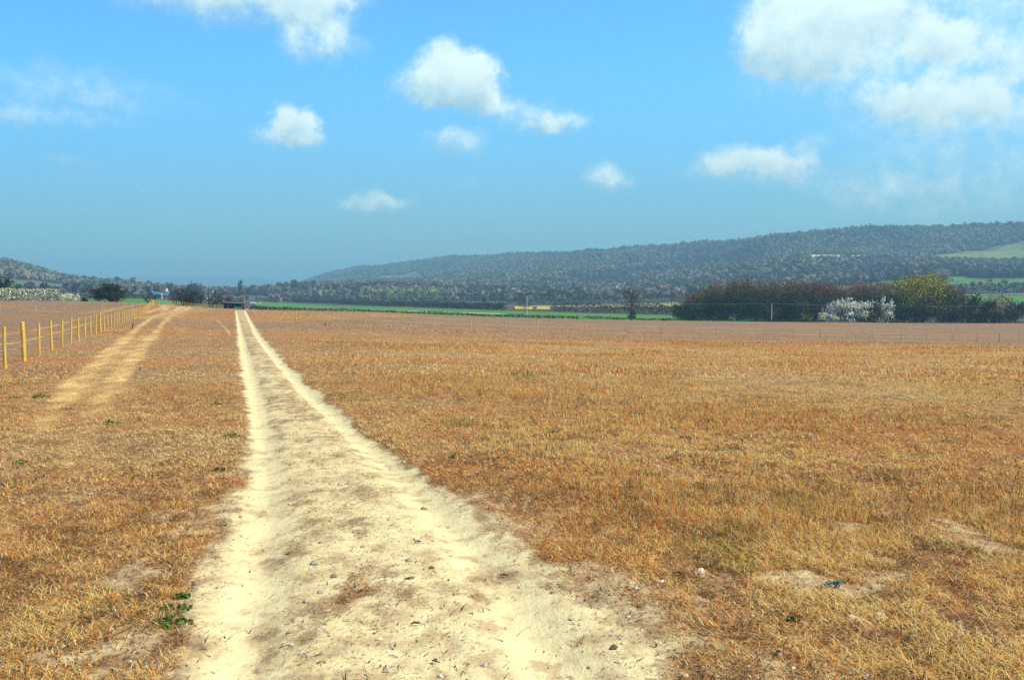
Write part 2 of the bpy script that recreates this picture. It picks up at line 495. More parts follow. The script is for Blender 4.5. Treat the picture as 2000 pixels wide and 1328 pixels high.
def surface_attrs(x, y):
    """bare: worn pale earth; straw: wheel-flattened pale straw; mauve: bare stubble soil; ruts: 0..1"""
    n = len(x)
    bare = np.zeros(n); straw = np.zeros(n); mauve = np.zeros(n); rut = np.zeros(n)
    r = np.hypot(x, y)
    f = (r < 345) & (y > -12)
    X = x[f]; Y = y[f]
    xl = rut_x(RL, Y); xr = rut_x(RR, Y)
    near = 1 - sstep(5, 11, Y)
    wl = .17 + .08 * near; wr = .17 + .09 * near
    edge_n = (fbm(X * 3, Y * 1.2, 3) - .5)
    dl = np.abs(X - xl) / (wl * (1 + .9 * edge_n)); dr = np.abs(X - xr) / (wr * (1 + .9 * edge_n))
    # falls off slowly at the foot of the picture, sharply far off
    bl = np.exp(-np.maximum(dl - .55, 0) ** 1.3 * (1.6 - .9 * near)); br = np.exp(-np.maximum(dr - .55, 0) ** 1.3 * (1.6 - .9 * near))
    ruts = np.maximum(bl, br)
    between = sstep(-.15, .1, X - xl) * (1 - sstep(-.1, .15, X - xr))
    mid = between * (.47 + .29 * (1 - sstep(7, 14, Y)) - .06 * sstep(26, 45, Y))
    side = np.minimum(np.abs(X - xl), np.abs(X - xr))
    rside = X > (xl + xr) / 2
    outer = (1 - between) * np.exp(-side / np.where(rside, .22 + .75 * near, .20 + .40 * near)) * (.24 + .17 * near)
    pn = fbm(X * 1.6, Y * .9, 21, 5)
    b = np.maximum(ruts, np.maximum(mid, outer))
    b = b * (1 - .42 * near * sstep(.48, .66, fbm(X * 2.6, Y * 1.3, 23, 4)))
    b = b + (pn - .5) * np.where(between > .5, .62, 1.1) * (1 - np.abs(2 * np.clip(b, 0, 1) - 1) ** 2 * .6) * (b > .02)
    # bare scabs further out into the field
    scab = sstep(.58, .72, fbm(X * 2.2, Y * 1.5, 33, 4)) * .33 * (1 - sstep(6.5, 10, Y))
    bare[f] = np.clip(np.maximum(b, scab), 0, 1)
    rut[f] = ruts
    s = np.zeros(len(X))
    sn = fbm(X * .9, Y * .35, 41, 4)
    for P, w, st in STRAW_W:
        d = seg_dist(X, Y, P)
        s = np.maximum(s, st * np.exp(-(d / (w * .42 * (.35 + 1.3 * sn))) ** 2))
    s = s * (.45 + .55 * sstep(8, 24, Y)) * (.7 + .6 * (fbm(X * .35, Y * .12, 43, 3) - .2))
    straw[f] = np.clip(s, 0, 1)
    yb = np.interp(X, FB[np.argsort(FB[:, 0]), 0], FB[np.argsort(FB[:, 0]), 1], left=250, right=FB[:, 1].min())
    beyond = sstep(-78, 26, Y - yb + (fbm(X * .03, Y * .12, 57, 3) - .5) * 90)
    beyond = np.where(X < FB[0, 0], 0, beyond)
    xf = -13.56 - .367 * (Y - 24.3)
    left = sstep(-.5, 1.5, xf - X) * (Y > 5)
    band = sstep(.45, .75, fbm(X * .02 + Y * .004, Y * .11, 51, 3)) * sstep(18, 60, Y)
    mauve[f] = np.clip(np.maximum(np.maximum(beyond * .95, left * .85), band * .6), 0, 1) * (1 - .85 * np.clip(s * 1.2, 0, 1))
    return bare, straw, mauve, rut


def micro(x, y):
    """clods and hollows of the near ground"""
    r = np.hypot(x, y)
    a = 1 - sstep(18, 40, r)
    return a * ((fbm(x * .9, y * .9, 61, 3) - .5) * .06 + (fbm(x * 5, y * 5, 67, 3) - .5) * .035)


def track_mask(x, y):
    xl = rut_x(RL, y) - .62; xr = rut_x(RR, y) + .62
    return sstep(0, .16, x - xl) * sstep(0, .16, xr - x) * (y < 259) * (y > -9)


def track_relief(x, y):
    xl = rut_x(RL, y); xr = rut_x(RR, y)
    d = np.exp(-((x - xl) / .2) ** 2) + np.exp(-((x - xr) / .2) ** 2)
    return -.05 * d + (fbm(x * 6, y * 6, 71, 3) - .5) * .012 + (fbm(x * 1.3, y * 1.1, 73, 2) - .5) * .03


def ground_z(x, y):
    """height of the walked-on surface (track included)"""
    m = track_mask(x, y)
    return H(x, y) + micro(x, y) * (1 - m) + track_relief(x, y) * m + .004 * (m > 0)


# ------------------------------------------------------------------ ground material
def ground_material():
    m = bpy.data.materials.new('dry_field_earth')
    nt, _, L = nodes(m)
    P = geom_pos(nt)
    bare = attr(nt, 'bare'); straw = attr(nt, 'straw'); mauve = attr(nt, 'mauve')
    fine = noise_n(nt, vscale(nt, P, (34, 26, 30)), 1.0, 5, .68)
    mid = noise_n(nt, vscale(nt, P, (6, 4, 5)), 1.0, 5, .62)
    big = noise_n(nt, vscale(nt, P, (.5, .34, .4)), 1.0, 5, .6)
    band = noise_n(nt, vscale(nt, P, (.022, .13, .1)), 1.0, 4, .6)
    streak = noise_n(nt, vscale(nt, P, (1.4, .7, 1)), 1.0, 6, .7)
    # litter-covered field
    f = mix_c(nt, maprange(nt, mid, .3, .7), (.21, .13, .07), (.42, .275, .145))
    f = mix_c(nt, maprange(nt, band, .38, .66), f, (.37, .165, .060))
    f = mix_c(nt, maprange(nt, fine, .55, .72, 0, .7), f, (.60, .36, .13))
    f = mix_c(nt, maprange(nt, fine, .47, .33, 0, .9), f, (.085, .048, .030))
    f = mix_c(nt, maprange(nt, big, .52, .70, 0, .4), f, (.15, .095, .065))
    # grey-mauve stubble soil
    g = mix_c(nt, maprange(nt, streak, .35, .68), (.135, .10, .078), (.275, .195, .138))
    g = mix_c(nt, maprange(nt, fine, .56, .72, 0, .8), g, (.56, .44, .29))
    g = mix_c(nt, maprange(nt, band, .46, .66, 0, .75), g, (.36, .185, .085))
    rows = noise_n(nt, vscale(nt, P, (.05, 1.1, .3)), 1.0, 4, .7)
    g = mix_c(nt, maprange(nt, rows, .52, .68, 0, .45), g, (.50, .33, .17))
    g = mix_c(nt, maprange(nt, rows, .46, .34, 0, .5), g, (.13, .095, .08))
    f = mix_c(nt, math_n(nt, 'MULTIPLY', mauve, maprange(nt, big, .25, .6, .65, 1.0)), f, g)
    # flattened pale straw
    s = mix_c(nt, maprange(nt, streak, .42, .66), (.42, .27, .12), (.80, .58, .26))
    s = mix_c(nt, maprange(nt, fine, .45, .3, 0, .6), s, (.2, .1, .05))
    sf = maprange(nt, math_n(nt, 'ADD', straw, math_n(nt, 'MULTIPLY', math_n(nt, 'SUBTRACT', streak, .5), .9)), .24, .80)
    f = mix_c(nt, sf, f, s)
    # worn chalky earth
    d = mix_c(nt, maprange(nt, mid, .40, .62), (.50, .395, .23), (.69, .60, .345))
    d = mix_c(nt, maprange(nt, noise_n(nt, vscale(nt, P, (3.2, 2.0, 2)), 1.0, 5, .65), .46, .66, 0, .85), d, (.725, .66, .39))
    d = mix_c(nt, maprange(nt, noise_n(nt, vscale(nt, P, (9, 15, 9)), 1.0, 6, .72), .50, .66, 0, .75), d, (.50, .395, .235))
    d = mix_c(nt, maprange(nt, fine, .60, .72, 0, .7), d, (.80, .75, .48))
    d = mix_c(nt, maprange(nt, fine, .40, .29, 0, .75), d, (.20, .13, .075))
    worn = math_n(nt, 'ADD', bare, math_n(nt, 'MULTIPLY', math_n(nt, 'SUBTRACT', mid, .5), 1.05))
    worn = math_n(nt, 'ADD', worn, math_n(nt, 'MULTIPLY', math_n(nt, 'SUBTRACT', fine, .5), .7))
    edge = mix_c(nt, maprange(nt, mid, .3, .7), (.31, .225, .13), (.52, .41, .245))
    wc = mix_c(nt, maprange(nt, worn, .38, .62), edge, d)
    c = mix_c(nt, maprange(nt, worn, .16, .36), f, wc)
    # fully bright dust in the wheel ruts
    c = mix_c(nt, maprange(nt, math_n(nt, 'MULTIPLY', bare, maprange(nt, mid, .25, .5, .4, 1.0)), .62, .98, 0, .62), c, (.745, .685, .42))
    h = math_n(nt, 'ADD', math_n(nt, 'MULTIPLY', mid, 1.2), math_n(nt, 'MULTIPLY', fine, .7))
    diffuse_out(nt, c, .95, h, .5, .03, spec=.1)
    return m


def valley_material():
    m = bpy.data.materials.new('valley_grass')
    nt, _, L = nodes(m)
    P = geom_pos(nt)
    a = noise_n(nt, vscale(nt, P, (.006, .006, .006)), 1.0, 5, .6)
    b = noise_n(nt, vscale(nt, P, (.08, .05, .08)), 1.0, 5, .65)
    c = mix_c(nt, maprange(nt, a, .4, .6), (.060, .062, .034), (.085, .072, .048))
    c = mix_c(nt, maprange(nt, b, .45, .7), c, (.045, .055, .025))
    diffuse_out(nt, c, .95)
    return m


def hill_material():
    m = bpy.data.materials.new('wooded_hill')
    nt, _, L = nodes(m)
    P = geom_pos(nt)
    a = noise_n(nt, vscale(nt, P, (.004, .004, .004)), 1.0, 5, .6)
    b = noise_n(nt, vscale(nt, P, (.05, .05, .05)), 1.0, 6, .7)
    c = mix_c(nt, maprange(nt, a, .42, .58), (.15, .125, .10), (.125, .14, .075))
    c = mix_c(nt, maprange(nt, b, .5, .66), c, (.08, .085, .06))
    diffuse_out(nt, c, .95, b, 1.0, 4.0)
    return m


M['ground'] = ground_material(); M['valley'] = valley_material(); M['hill'] = hill_material()


def field_edge(x, y):
    """distance ahead at which the brown field ends, by bearing"""
    u = 1000 + FPX * x / np.maximum(y, 1)
    return np.interp(u, [-400, 0, 200, 300, 400, 470, 700, 1000, 1400, 1700, 2000, 2600], [250, 250, 252, 268, 268, 268, 272, 288, 297, 306, 308, 308])


def build_ground():
    th = np.unique(np.concatenate([
        np.arange(-180, -58, 6.0), np.arange(-58, -32, 1.0), np.arange(-32, 32.01, .15), np.arange(-19, -13.4, .05), np.arange(33, 58, 1.0), np.arange(58, 180, 6.0)]).round(4))
    th = R(1) * th
    rr = [.6]
    while rr[-1] < RMAX:
        r = rr[-1]
        rr.append(r * (1.009 if r < 14 else 1.015 if r < 60 else 1.022))
    rr = np.array(rr); rr[-1] = RMAX
    nt_, nr = len(th), len(rr)
    T, Rr = np.meshgrid(th, rr, indexing='ij')
    x = (Rr * np.sin(T)).ravel(); y = (Rr * np.cos(T)).ravel()
    z = H(x, y)
    r = Rr.ravel()
    near = r < 330
    mk = np.zeros_like(x); mk[near] = track_mask(x[near], y[near])
    z[near] += micro(x[near], y[near]) * (1 - mk[near]) - .06 * mk[near]
    bare, straw, mauve, rut = surface_attrs(x, y)
    V = np.stack([x, y, z], 1)
    i = np.arange(nt_); j = np.arange(nr - 1)
    I, J = np.meshgrid(i, j, indexing='ij')
    I2 = (I + 1) % nt_
    F = np.stack([I * nr + J, I * nr + J + 1, I2 * nr + J + 1, I2 * nr + J], -1).reshape(-1, 4)
    F = F[:, ::-1]
    c = V[F].mean(1)
    fr = np.hypot(c[:, 0], c[:, 1])
    is_hill = fr > 1150
    centre = len(V)
    V2 = np.vstack([V, [[0, 0, 0]]])
    fan = np.stack([np.full(nt_, centre), ((np.arange(nt_) + 1) % nt_) * nr, np.arange(nt_) * nr], 1)[:, ::-1]
    G = F[~is_hill]
    mi = (c[~is_hill][:, 1] > field_edge(c[~is_hill][:, 0], c[~is_hill][:, 1])).astype(int)
    mi = np.where((c[~is_hill][:, 1] < 5) & (fr[~is_hill] > 320), 1, mi)
    used = np.unique(np.concatenate([G.ravel(), fan.ravel()]))
    remap = np.full(len(V2), -1); remap[used] = np.arange(len(used))
    e = lambda a: np.append(a, 0)[used]
    o = np_mesh('ground', V2[used], [remap[G], remap[fan]], mats=[M['ground'], M['valley']],
                mat_idx=np.concatenate([mi, np.zeros(len(fan), int)]), smooth=True,
                attrs={'bare': e(bare), 'straw': e(straw), 'mauve': e(mauve)})
    tag(o, kind='structure')
    Hf = F[is_hill]
    used = np.unique(Hf); remap = np.full(len(V), -1); remap[used] = np.arange(len(used))
    o = np_mesh('hills', V[used], [remap[Hf]], M['hill'], smooth=True)
    tag(o, kind='structure')


build_ground()


def build_track():
    ys = [-8.0]
    while ys[-1] < 258:
        ys.append(ys[-1] + max(.03, .011 * max(ys[-1], 0)) if ys[-1] > 1.5 else ys[-1] + .25)
    ys = np.array(ys)
    nc = 64
    t = np.linspace(0, 1, nc)
    xl = rut_x(RL, ys) - .62; xr = rut_x(RR, ys) + .62
    X = xl[:, None] + (xr - xl)[:, None] * t[None, :]
    Y = np.repeat(ys[:, None], nc, 1)
    x = X.ravel(); y = Y.ravel()
    m = track_mask(x, y)
    z = H(x, y) + .004 + micro(x, y) * (1 - m) + track_relief(x, y) * m
    bare, straw, mauve, rut = surface_attrs(x, y)
    I, J = np.meshgrid(np.arange(len(ys) - 1), np.arange(nc - 1), indexing='ij')
    F = np.stack([I * nc + J, I * nc + J + 1, (I + 1) * nc + J + 1, (I + 1) * nc + J], -1).reshape(-1, 4)
    o = np_mesh('dirt_track', np.stack([x, y, z], 1), [F], M['ground'], smooth=True, attrs={'bare': bare, 'straw': straw, 'mauve': mauve})
    tag(o, kind='structure')


build_track()


def field_sheet(name, corners, mat, off=.12, n=(60, 24), wob=0.0):
    """a field draped on the terrain; corners (u, Y): near-left, near-right, far-right, far-left"""
    P = [np.array([float(sx(u)) * Y, Y]) for u, Y in corners]
    a = np.linspace(0, 1, n[0])[:, None, None]; b = np.linspace(0, 1, n[1])[None, :, None]
    G = (P[0] * (1 - a) + P[1] * a) * (1 - b) + (P[3] * (1 - a) + P[2] * a) * b
    x = G[..., 0].ravel(); y = G[..., 1].ravel()
    if wob:
        y = y + (fbm(x * .02, y * .02, 5) - .5) * wob
    z = H(x, y) + off
    I, J = np.meshgrid(np.arange(n[0] - 1), np.arange(n[1] - 1), indexing='ij')
    k = n[1]
    F = np.stack([I * k + J, (I + 1) * k + J, (I + 1) * k + J + 1, I * k + J + 1], -1).reshape(-1, 4)
    o = np_mesh(name, np.stack([x, y, z], 1), [F], mat, smooth=True)
    return tag(o, kind='structure')


CLEAR = []      # polygons in (u, Y) kept free of woodland


def clear(c, front=60):
    c = [np.array(p, float) for p in c]
    c[0] = c[0] - [0, front]; c[1] = c[1] - [0, front]
    CLEAR.append(np.array(c))


for u_, Y_h in ((1288, 1480), (1690, 1950), (1792, 1640)):
    clear([(u_ - 7, Y_h - 10), (u_ + 7, Y_h - 10), (u_ + 7, Y_h + 12), (u_ - 7, Y_h + 12)], 150)


def in_clear(u, Y):
    m = np.zeros(len(u), bool)
    for c in CLEAR:
        ins = np.ones(len(u), bool)
        for a, b in zip(c, np.roll(c, -1, 0)):
            ins &= ((b[0] - a[0]) * (Y - a[1]) - (b[1] - a[1]) * (u - a[0])) >= 0
        m |= ins
    return m


def sheet(name, c, mat, off=.12, front=60, **kw):
    field_sheet(name, c, mat, off, **kw)
    clear(c, front)


sheet('crop_field', [(482, 336), (1010, 318), (985, 580), (505, 985)], M['crop'], .06, 0)
sheet('crop_field', [(1010, 318), (1640, 326), (1345, 470), (985, 580)], M['crop'], .06, 0)
sheet('crop_field', [(-100, 330), (440, 330), (350, 640), (120, 640)], M['crop'], .06, 0)
sheet('rapeseed_field', [(1007, 600), (1039, 594), (1042, 690), (1004, 715)], M['rape'], .35, 0, wob=40)
sheet('rapeseed_field', [(1047, 606), (1076, 600), (1074, 680), (1050, 690)], M['rape'], .35, 0, wob=40)
sheet('rough_grass_field', [(985, 745), (1150, 705), (1345, 690), (1330, 900)], M['rough'], .12, 10)
sheet('green_slope_field', [(1850, 1050), (2300, 1050), (2300, 1130), (1880, 1130)], M['crop'], .2)
sheet('green_slope_field', [(1850, 1130), (1898, 1130), (1900, 1240), (1850, 1230)], M['crop'], .2)
sheet('green_slope_field', [(1700, 1100), (1790, 1100), (1780, 1180), (1715, 1180)], M['crop'], .2)
sheet('green_slope_field', [(1880, 640), (2300, 640), (2300, 815), (1885, 815)], M['crop'], .2, 0)
sheet('pale_field', [(1562, 1845), (1702, 1825), (1696, 1925), (1580, 1965)], M['chalk_field'], .3, 250)
sheet('hill_pasture', [(1790, 1690), (2300, 1700), (2300, 2330), (1790, 1760)], M['pasture'], .3, 110)
sheet('hill_pasture', [(712, 2880), (838, 2860), (820, 3040), (740, 3030)], M['pasture'], .3, 330)
sheet('hill_pasture', [(15, 1380), (80, 1350), (75, 1500), (30, 1500)], M['pasture'], .3, 60)
sheet('green_hill_field', [(-40, 780), (55, 780), (50, 900), (-40, 900)], M['crop'], .2, 40)
sheet('green_hill_field', [(-40, 930), (48, 930), (46, 1040), (-40, 1040)], M['crop'], .2, 30)

# thin pale farm road through the green field
def road_strip(name, pts, w, mat, off):
    P = np.array([at(u, Y)[:2] for u, Y in pts])
    t = np.linspace(0, len(P) - 1, 60)
    x = np.interp(t, range(len(P)), P[:, 0]); y = np.interp(t, range(len(P)), P[:, 1])
    dx, dy = np.gradient(x), np.gradient(y); L = np.hypot(dx, dy)
    nx, ny = -dy / L, dx / L
    A = np.stack([np.stack([x + nx * w * s, y + ny * w * s], 1) for s in (-.5, 0, .5)], 1).reshape(-1, 2)
    z = H(A[:, 0], A[:, 1]) + off
    I = np.arange(59)
    F = np.concatenate([np.stack([I * 3 + k, I * 3 + k + 1, I * 3 + 3 + k + 1, I * 3 + 3 + k], 1) for k in (0, 1)])
    o = np_mesh(name, np.column_stack([A, z]), [F], mat, smooth=True)
    return tag(o, kind='structure')


road_strip('farm_path', [(480, 560), (560, 590), (620, 585), (800, 560), (985, 500)], 7, M['chalk_field'], .16)
road_strip('farm_path', [(479, 480), (492, 420), (508, 370), (520, 340)], 2.5, M['chalk_field'], .16)
road_strip('farm_path', [(1750, 835), (1900, 835), (2200, 830)], 4, M['chalk_field'], .4)

# ------------------------------------------------------------------ foliage
def cards(r, C, size, aspect=1.0, up=0.0, axis=None, normals=None, wob=.55):
    """quads at centres C; size (n,), random facing; returns V, F"""
    n = len(C)
    a = r.normal(size=(n, 3)); a[:, 2] *= (1 - up)
    if axis is not None: a = a * .35 + axis
    a /= np.linalg.norm(a, axis=1)[:, None] + 1e-9
    if normals is not None:      # leaf sprays that face outwards from the crown
        nn = normals + r.normal(size=(n, 3)) * wob
        nn /= np.linalg.norm(nn, axis=1)[:, None] + 1e-9
        a = np.cross(nn, a); a /= np.linalg.norm(a, axis=1)[:, None] + 1e-9
        b = np.cross(nn, a)
    else:
        b = r.normal(size=(n, 3))
    b -= (b * a).sum(1)[:, None] * a
    b /= np.linalg.norm(b, axis=1)[:, None] + 1e-9
    s = np.asarray(size)[:, None] * .5
    A = a * s * aspect; B = b * s
    V = np.stack([C - A - B * .6, C + A * .2 - B, C + A + B * .5, C - A * .3 + B], 1).reshape(-1, 3)
    F = np.arange(4 * n).reshape(-1, 4)
    return V, F


def pick(r, pal, n, jit=.18):
    pal = np.array(pal); c = pal[r.integers(0, len(pal), n)]
    return np.clip(c * (1 + r.normal(size=(n, 1)) * jit) * (1 + r.normal(size=(n, 3)) * .05), .004, .95)


def crown_points(r, w, d, h, z0, nclump, nleaf, spread=.24, shape='round'):
    """leaf centres gathered in clumps over an uneven crown"""
    cl = []
    while len(cl) < nclump:
        p = r.uniform(-1, 1, 3)
        q = np.linalg.norm(p)
        if q > 1 or q < .25: continue
        if shape == 'cone' and abs(p[0]) + abs(p[1]) > .95 * (1 - p[2]): continue
        if shape == 'tall' and p[2] < -.9: continue
        cl.append(p)
    cl = np.array(cl)
    wts = r.uniform(.5, 1.5, nclump); wts /= wts.sum()
    k = r.choice(nclump, nleaf, p=wts)
    P = cl[k] + r.normal(size=(nleaf, 3)) * spread * r.uniform(.6, 1.2, (nclump, 1))[k]
    P[:, 2] = np.maximum(P[:, 2], -1.02)
    sc = np.array([w / 2, d / 2, h / 2])
    return P * sc + [0, 0, z0 + h / 2], cl * sc + [0, 0, z0 + h / 2], k


def limbs(r, pts, base_r, h, mat, name, parent, n=5, z0=0.0, lean=0.0, multi=1):
    mb = MB()
    top = Vector((r.normal() * .03 * h, r.normal() * .03 * h, h * .72))
    for m_ in range(multi):
        off = Vector((r.normal() * base_r * 2.2, r.normal() * base_r * 2.2, 0)) if multi > 1 else Vector((0, 0, 0))
        mid = off * 1.8 + Vector((r.normal() * .02 * h, r.normal() * .02 * h, h * .36))
        mb.tube([off + Vector((0, 0, z0 - .25)), off * 1.2 + Vector((0, 0, h * .08)), mid, top + off * 4], [base_r * 1.25, base_r, base_r * .75, base_r * .15], n)
    for p in pts:
        p = Vector(p)
        s = Vector((p.x * .12, p.y * .12, max(h * .14, min(p.z * .62, h * .6))))
        m = s.lerp(p, .55) + Vector((0, 0, -.06 * h * r.random()))
        mb.tube([s, m, p], [base_r * .42, base_r * .24, base_r * .07], 4, cap=False)
    return mb.build(name, mat, parent)


def tree(name, label, cat, u, Y, w, h, pal, seed, group=None, leaf=.5, nleaf=900, nclump=26, crown0=.18, spread=.24, aspect=1.4, shape='round',
         bark='bark', base_r=None, inner=None, vary_clump=.25, multi=1, twigs=0, up=0.0, d=None, z_off=0.0, nlimb=14):
    r = np.random.default_rng(seed)
    p = at(u, Y)
    root = empty(name, (p.x, p.y, p.z + z_off), r.uniform(0, 6.28) if d is None else 0.0, label, cat, group)
    P, cl, k = crown_points(r, w, d or w, h * (1 - crown0), h * crown0, nclump, nleaf, spread, shape)
    c = pick(r, pal, nleaf) * (1 + r.normal(size=(nclump, 1)) * vary_clump)[k]
    c = np.clip(c, .004, .95)
    nrm = (P - cl[k]) * [1, 1, 1] + .5 * (P - [0, 0, h * .4]) / max(w, h); nrm /= np.linalg.norm(nrm, axis=1)[:, None] + 1e-9
    V, F = cards(r, P, leaf * r.uniform(.6, 1.4, nleaf), aspect, up, normals=nrm if leaf > .2 else None, wob=.8)
    C = np.repeat(c, 4, 0)
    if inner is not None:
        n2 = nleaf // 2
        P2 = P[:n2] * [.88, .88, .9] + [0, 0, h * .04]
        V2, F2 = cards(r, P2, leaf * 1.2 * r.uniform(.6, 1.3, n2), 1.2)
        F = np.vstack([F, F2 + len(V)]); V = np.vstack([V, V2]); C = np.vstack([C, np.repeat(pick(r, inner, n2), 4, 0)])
    if twigs:
        q = r.integers(0, nleaf, twigs)
        V2, F2 = cards(r, P[q] * [1.03, 1.03, 1.02], np.full(twigs, leaf * .28), 6.0, axis=np.array([0, 0, 1.0]) + P[q] / max(w, h) * .8 * [1, 1, 0])
        F = np.vstack([F, F2 + len(V)]); V = np.vstack([V, V2]); C = np.vstack([C, np.repeat(pick(r, [(.10, .075, .06), (.14, .10, .08)], twigs), 4, 0)])
    np_mesh('crown', V, [F], M['leaf'], root, cols=C)
    limbs(r, cl[r.choice(nclump, min(nlimb, nclump), replace=False)], base_r or h * .016, h, M[bark], 'trunk', root, multi=multi)
    return root


def hedge(name, label, cat, pts, w, h, pal, seed, leaf=.35, per_m=60, group=None, gap=0.0, stems=True, ragged=.35):
    r = np.random.default_rng(seed)
    P = np.array([at(u, Y)[:2] for u, Y in pts])
    seg = np.linalg.norm(np.diff(P, axis=0), axis=1); S = np.concatenate([[0], np.cumsum(seg)])
    L = S[-1]; n = int(L * per_m)
    s = r.uniform(0, L, n)
    if gap: s = s[vnoise(s * .13, s * 0 + seed, 3) > gap]
    n = len(s)
    x = np.interp(s, S, P[:, 0]); y = np.interp(s, S, P[:, 1])
    hh = h * (1 - ragged + 2 * ragged * fbm(s * .11, s * 0 + seed, 2, 4))
    t = r.uniform(0, 1, n) ** .8
    x = x + r.normal(size=n) * w * .33; y = y + r.normal(size=n) * w * .33
    z = H(x, y) + .05 + t * hh
    mid = P[len(P) // 2]
    o0 = np.array([mid[0], mid[1], hz(*mid)])
    C = np.stack([x, y, z], 1) - o0
    V, F = cards(r, C, leaf * r.uniform(.6, 1.4, n), 1.3)
    cc = pick(r, pal, n) * (1 + .5 * (vnoise(s * .4, s * 0, 9) - .5))[:, None]
    root = np_mesh(name, V, [F], M['leaf'], cols=np.repeat(np.clip(cc, .004, .95), 4, 0))
    root.location = o0
    return tag(root, label, cat, group)


ORD = ['', 'first', 'second', 'third', 'fourth', 'fifth', 'sixth', 'seventh', 'eighth', 'ninth', 'tenth', 'eleventh', 'twelfth', 'thirteenth', 'fourteenth', 'fifteenth', 'sixteenth', 'seventeenth', 'eighteenth', 'nineteenth']
TENS = {2: 'twent', 3: 'thirt', 4: 'fort', 5: 'fift', 6: 'sixt', 7: 'sevent', 8: 'eight', 9: 'ninet'}


def ordinal(n):
    if n < 20: return ORD[n]
    if n % 10 == 0: return TENS[n // 10] + 'ieth'
    return TENS[n // 10] + 'y-' + ORD[n % 10]


RUST = [(.33, .11, .020), (.25, .085, .022), (.37, .155, .03), (.17, .07, .022)]
DKGREEN = [(.022, .032, .010), (.030, .042, .012), (.016, .022, .010), (.045, .055, .014)]
OLIVE = [(.25, .23, .012), (.33, .29, .014), (.15, .15, .012), (.38, .34, .02)]
BROWN = [(.10, .065, .035), (.075, .05, .032), (.13, .085, .045), (.09, .075, .03)]
PURPLE = [(.065, .028, .030), (.05, .028, .032), (.085, .035, .03), (.05, .036, .022)]
WHITE = [(.84, .85, .74), (.80, .82, .70), (.66, .69, .54), (.86, .86, .78), (.74, .76, .62), (.16, .16, .11)]
CREAM = [(.62, .62, .36), (.54, .55, .30), (.66, .66, .44), (.36, .38, .16)]
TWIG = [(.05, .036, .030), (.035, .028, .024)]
GREY = [(.17, .135, .115), (.14, .12, .10), (.20, .16, .13)]
YGREEN = [(.20, .20, .045), (.16, .17, .045), (.23, .215, .07)]
CONIF = [(.012, .024, .016), (.018, .032, .018), (.010, .016, .014)]
WILLOW = [(.21, .19, .085), (.18, .165, .08), (.24, .21, .10)]


def copse():
    r = np.random.default_rng(101)
    spec = []
    # back row: rust-crowned birches, and dark green sallows in front of them
    for u in np.linspace(1352, 1722, 15):
        spec.append((u + r.uniform(-8, 8), r.uniform(385, 430), 'birch'))
    for u in np.linspace(1352, 1735, 14):
        spec.append((u + r.uniform(-9, 9), r.uniform(345, 372), 'sallow'))
    nb = ns = 0
    for u, Y, k in sorted(spec):
        hs = float(np.interp(u, [1340, 1380, 1430, 1500, 1700, 1735], [.72, .95, 1.08, 1.03, 1.02, 1.05]))
        if k == 'birch':
            nb += 1
            tree('birch_tree', f'rust-crowned birch in the dark copse, {ordinal(nb)} counting from the bare lone tree', 'tree', u, Y,
                 r.uniform(9, 12), 15.0 * hs * r.uniform(.95, 1.05), RUST + [BROWN[0], (.17, .09, .03)], 200 + nb, 'rust-crowned birches of the copse', leaf=.30, nleaf=3600, nclump=40, crown0=.2, inner=TWIG, spread=.30,
                 aspect=1.4, bark='pale_bark', base_r=.20, multi=2, vary_clump=.15)
        else:
            ns += 1
            tree('sallow_tree', f'dark green bushy tree fronting the copse, {ordinal(ns)} counting from the bare lone tree', 'tree', u, Y,
                 r.uniform(10, 13), 10.8 * hs * r.uniform(.9, 1.12), DKGREEN + [(.075, .095, .018), (.095, .105, .022), (.06, .07, .02)], 300 + ns, 'dark bushy trees at the front of the copse', leaf=.34, nleaf=4200, nclump=46, crown0=.0, spread=.27,
                 inner=TWIG, multi=3, base_r=.13)


copse()
tree('bush', 'dark red-brown bush between the copse and the large white blossom bush', 'bush', 1600, 330, 8, 6.5, [(.06, .034, .026), (.05, .03, .025), (.08, .04, .03)], 401, leaf=.35, nleaf=900, crown0=.02, inner=TWIG, multi=3, base_r=.08)
tree('bush', 'small olive-green bush at the field edge beside the low white blossom bush', 'bush', 1578, 318, 4.5, 2.6, OLIVE + DKGREEN, 402, leaf=.3, nleaf=350, crown0=.02, multi=3, base_r=.05)
tree('blossom_bush', 'large white blossoming bush in front of the dark copse', 'bush', 1661, 316, 17.5, 8.2, WHITE, 403, leaf=.40, nleaf=3600, nclump=64, crown0=.03, spread=.13, inner=None, multi=5, base_r=.12, d=6, vary_clump=.12, aspect=1.2)
tree('blossom_bush', 'tall narrow white blossoming bush beside the big yellow-green tree', 'bush', 1730, 318, 5.6, 8.9, WHITE, 404, leaf=.38, nleaf=1500, nclump=34, crown0=.03, spread=.15, inner=None, multi=3, base_r=.10, d=4.5, vary_clump=.12, aspect=1.2)
tree('blossom_bush', 'low cream blossoming bush at the field edge, smallest of the three white bushes', 'bush', 1614, 312, 7.2, 3.2, CREAM + WHITE, 405, leaf=.3, nleaf=700, nclump=26, crown0=.02, spread=.16, multi=4, base_r=.05, d=3.5)
tree('bush', 'dark maroon bush wedged between the two white blossom bushes', 'bush', 1709, 312, 4.6, 6.3, [(.07, .03, .026), (.055, .028, .024)], 406, leaf=.33, nleaf=600, crown0=.02, multi=3, base_r=.07)
tree('willow_tree', 'big rounded yellow-green tree beside the white blossom bushes', 'tree', 1802, 342, 22.5, 18.0, OLIVE + [(.34, .32, .03)], 407, leaf=.45, nleaf=12000, nclump=90, crown0=.12, spread=.19, base_r=.38, multi=3, nlimb=34, vary_clump=.18)
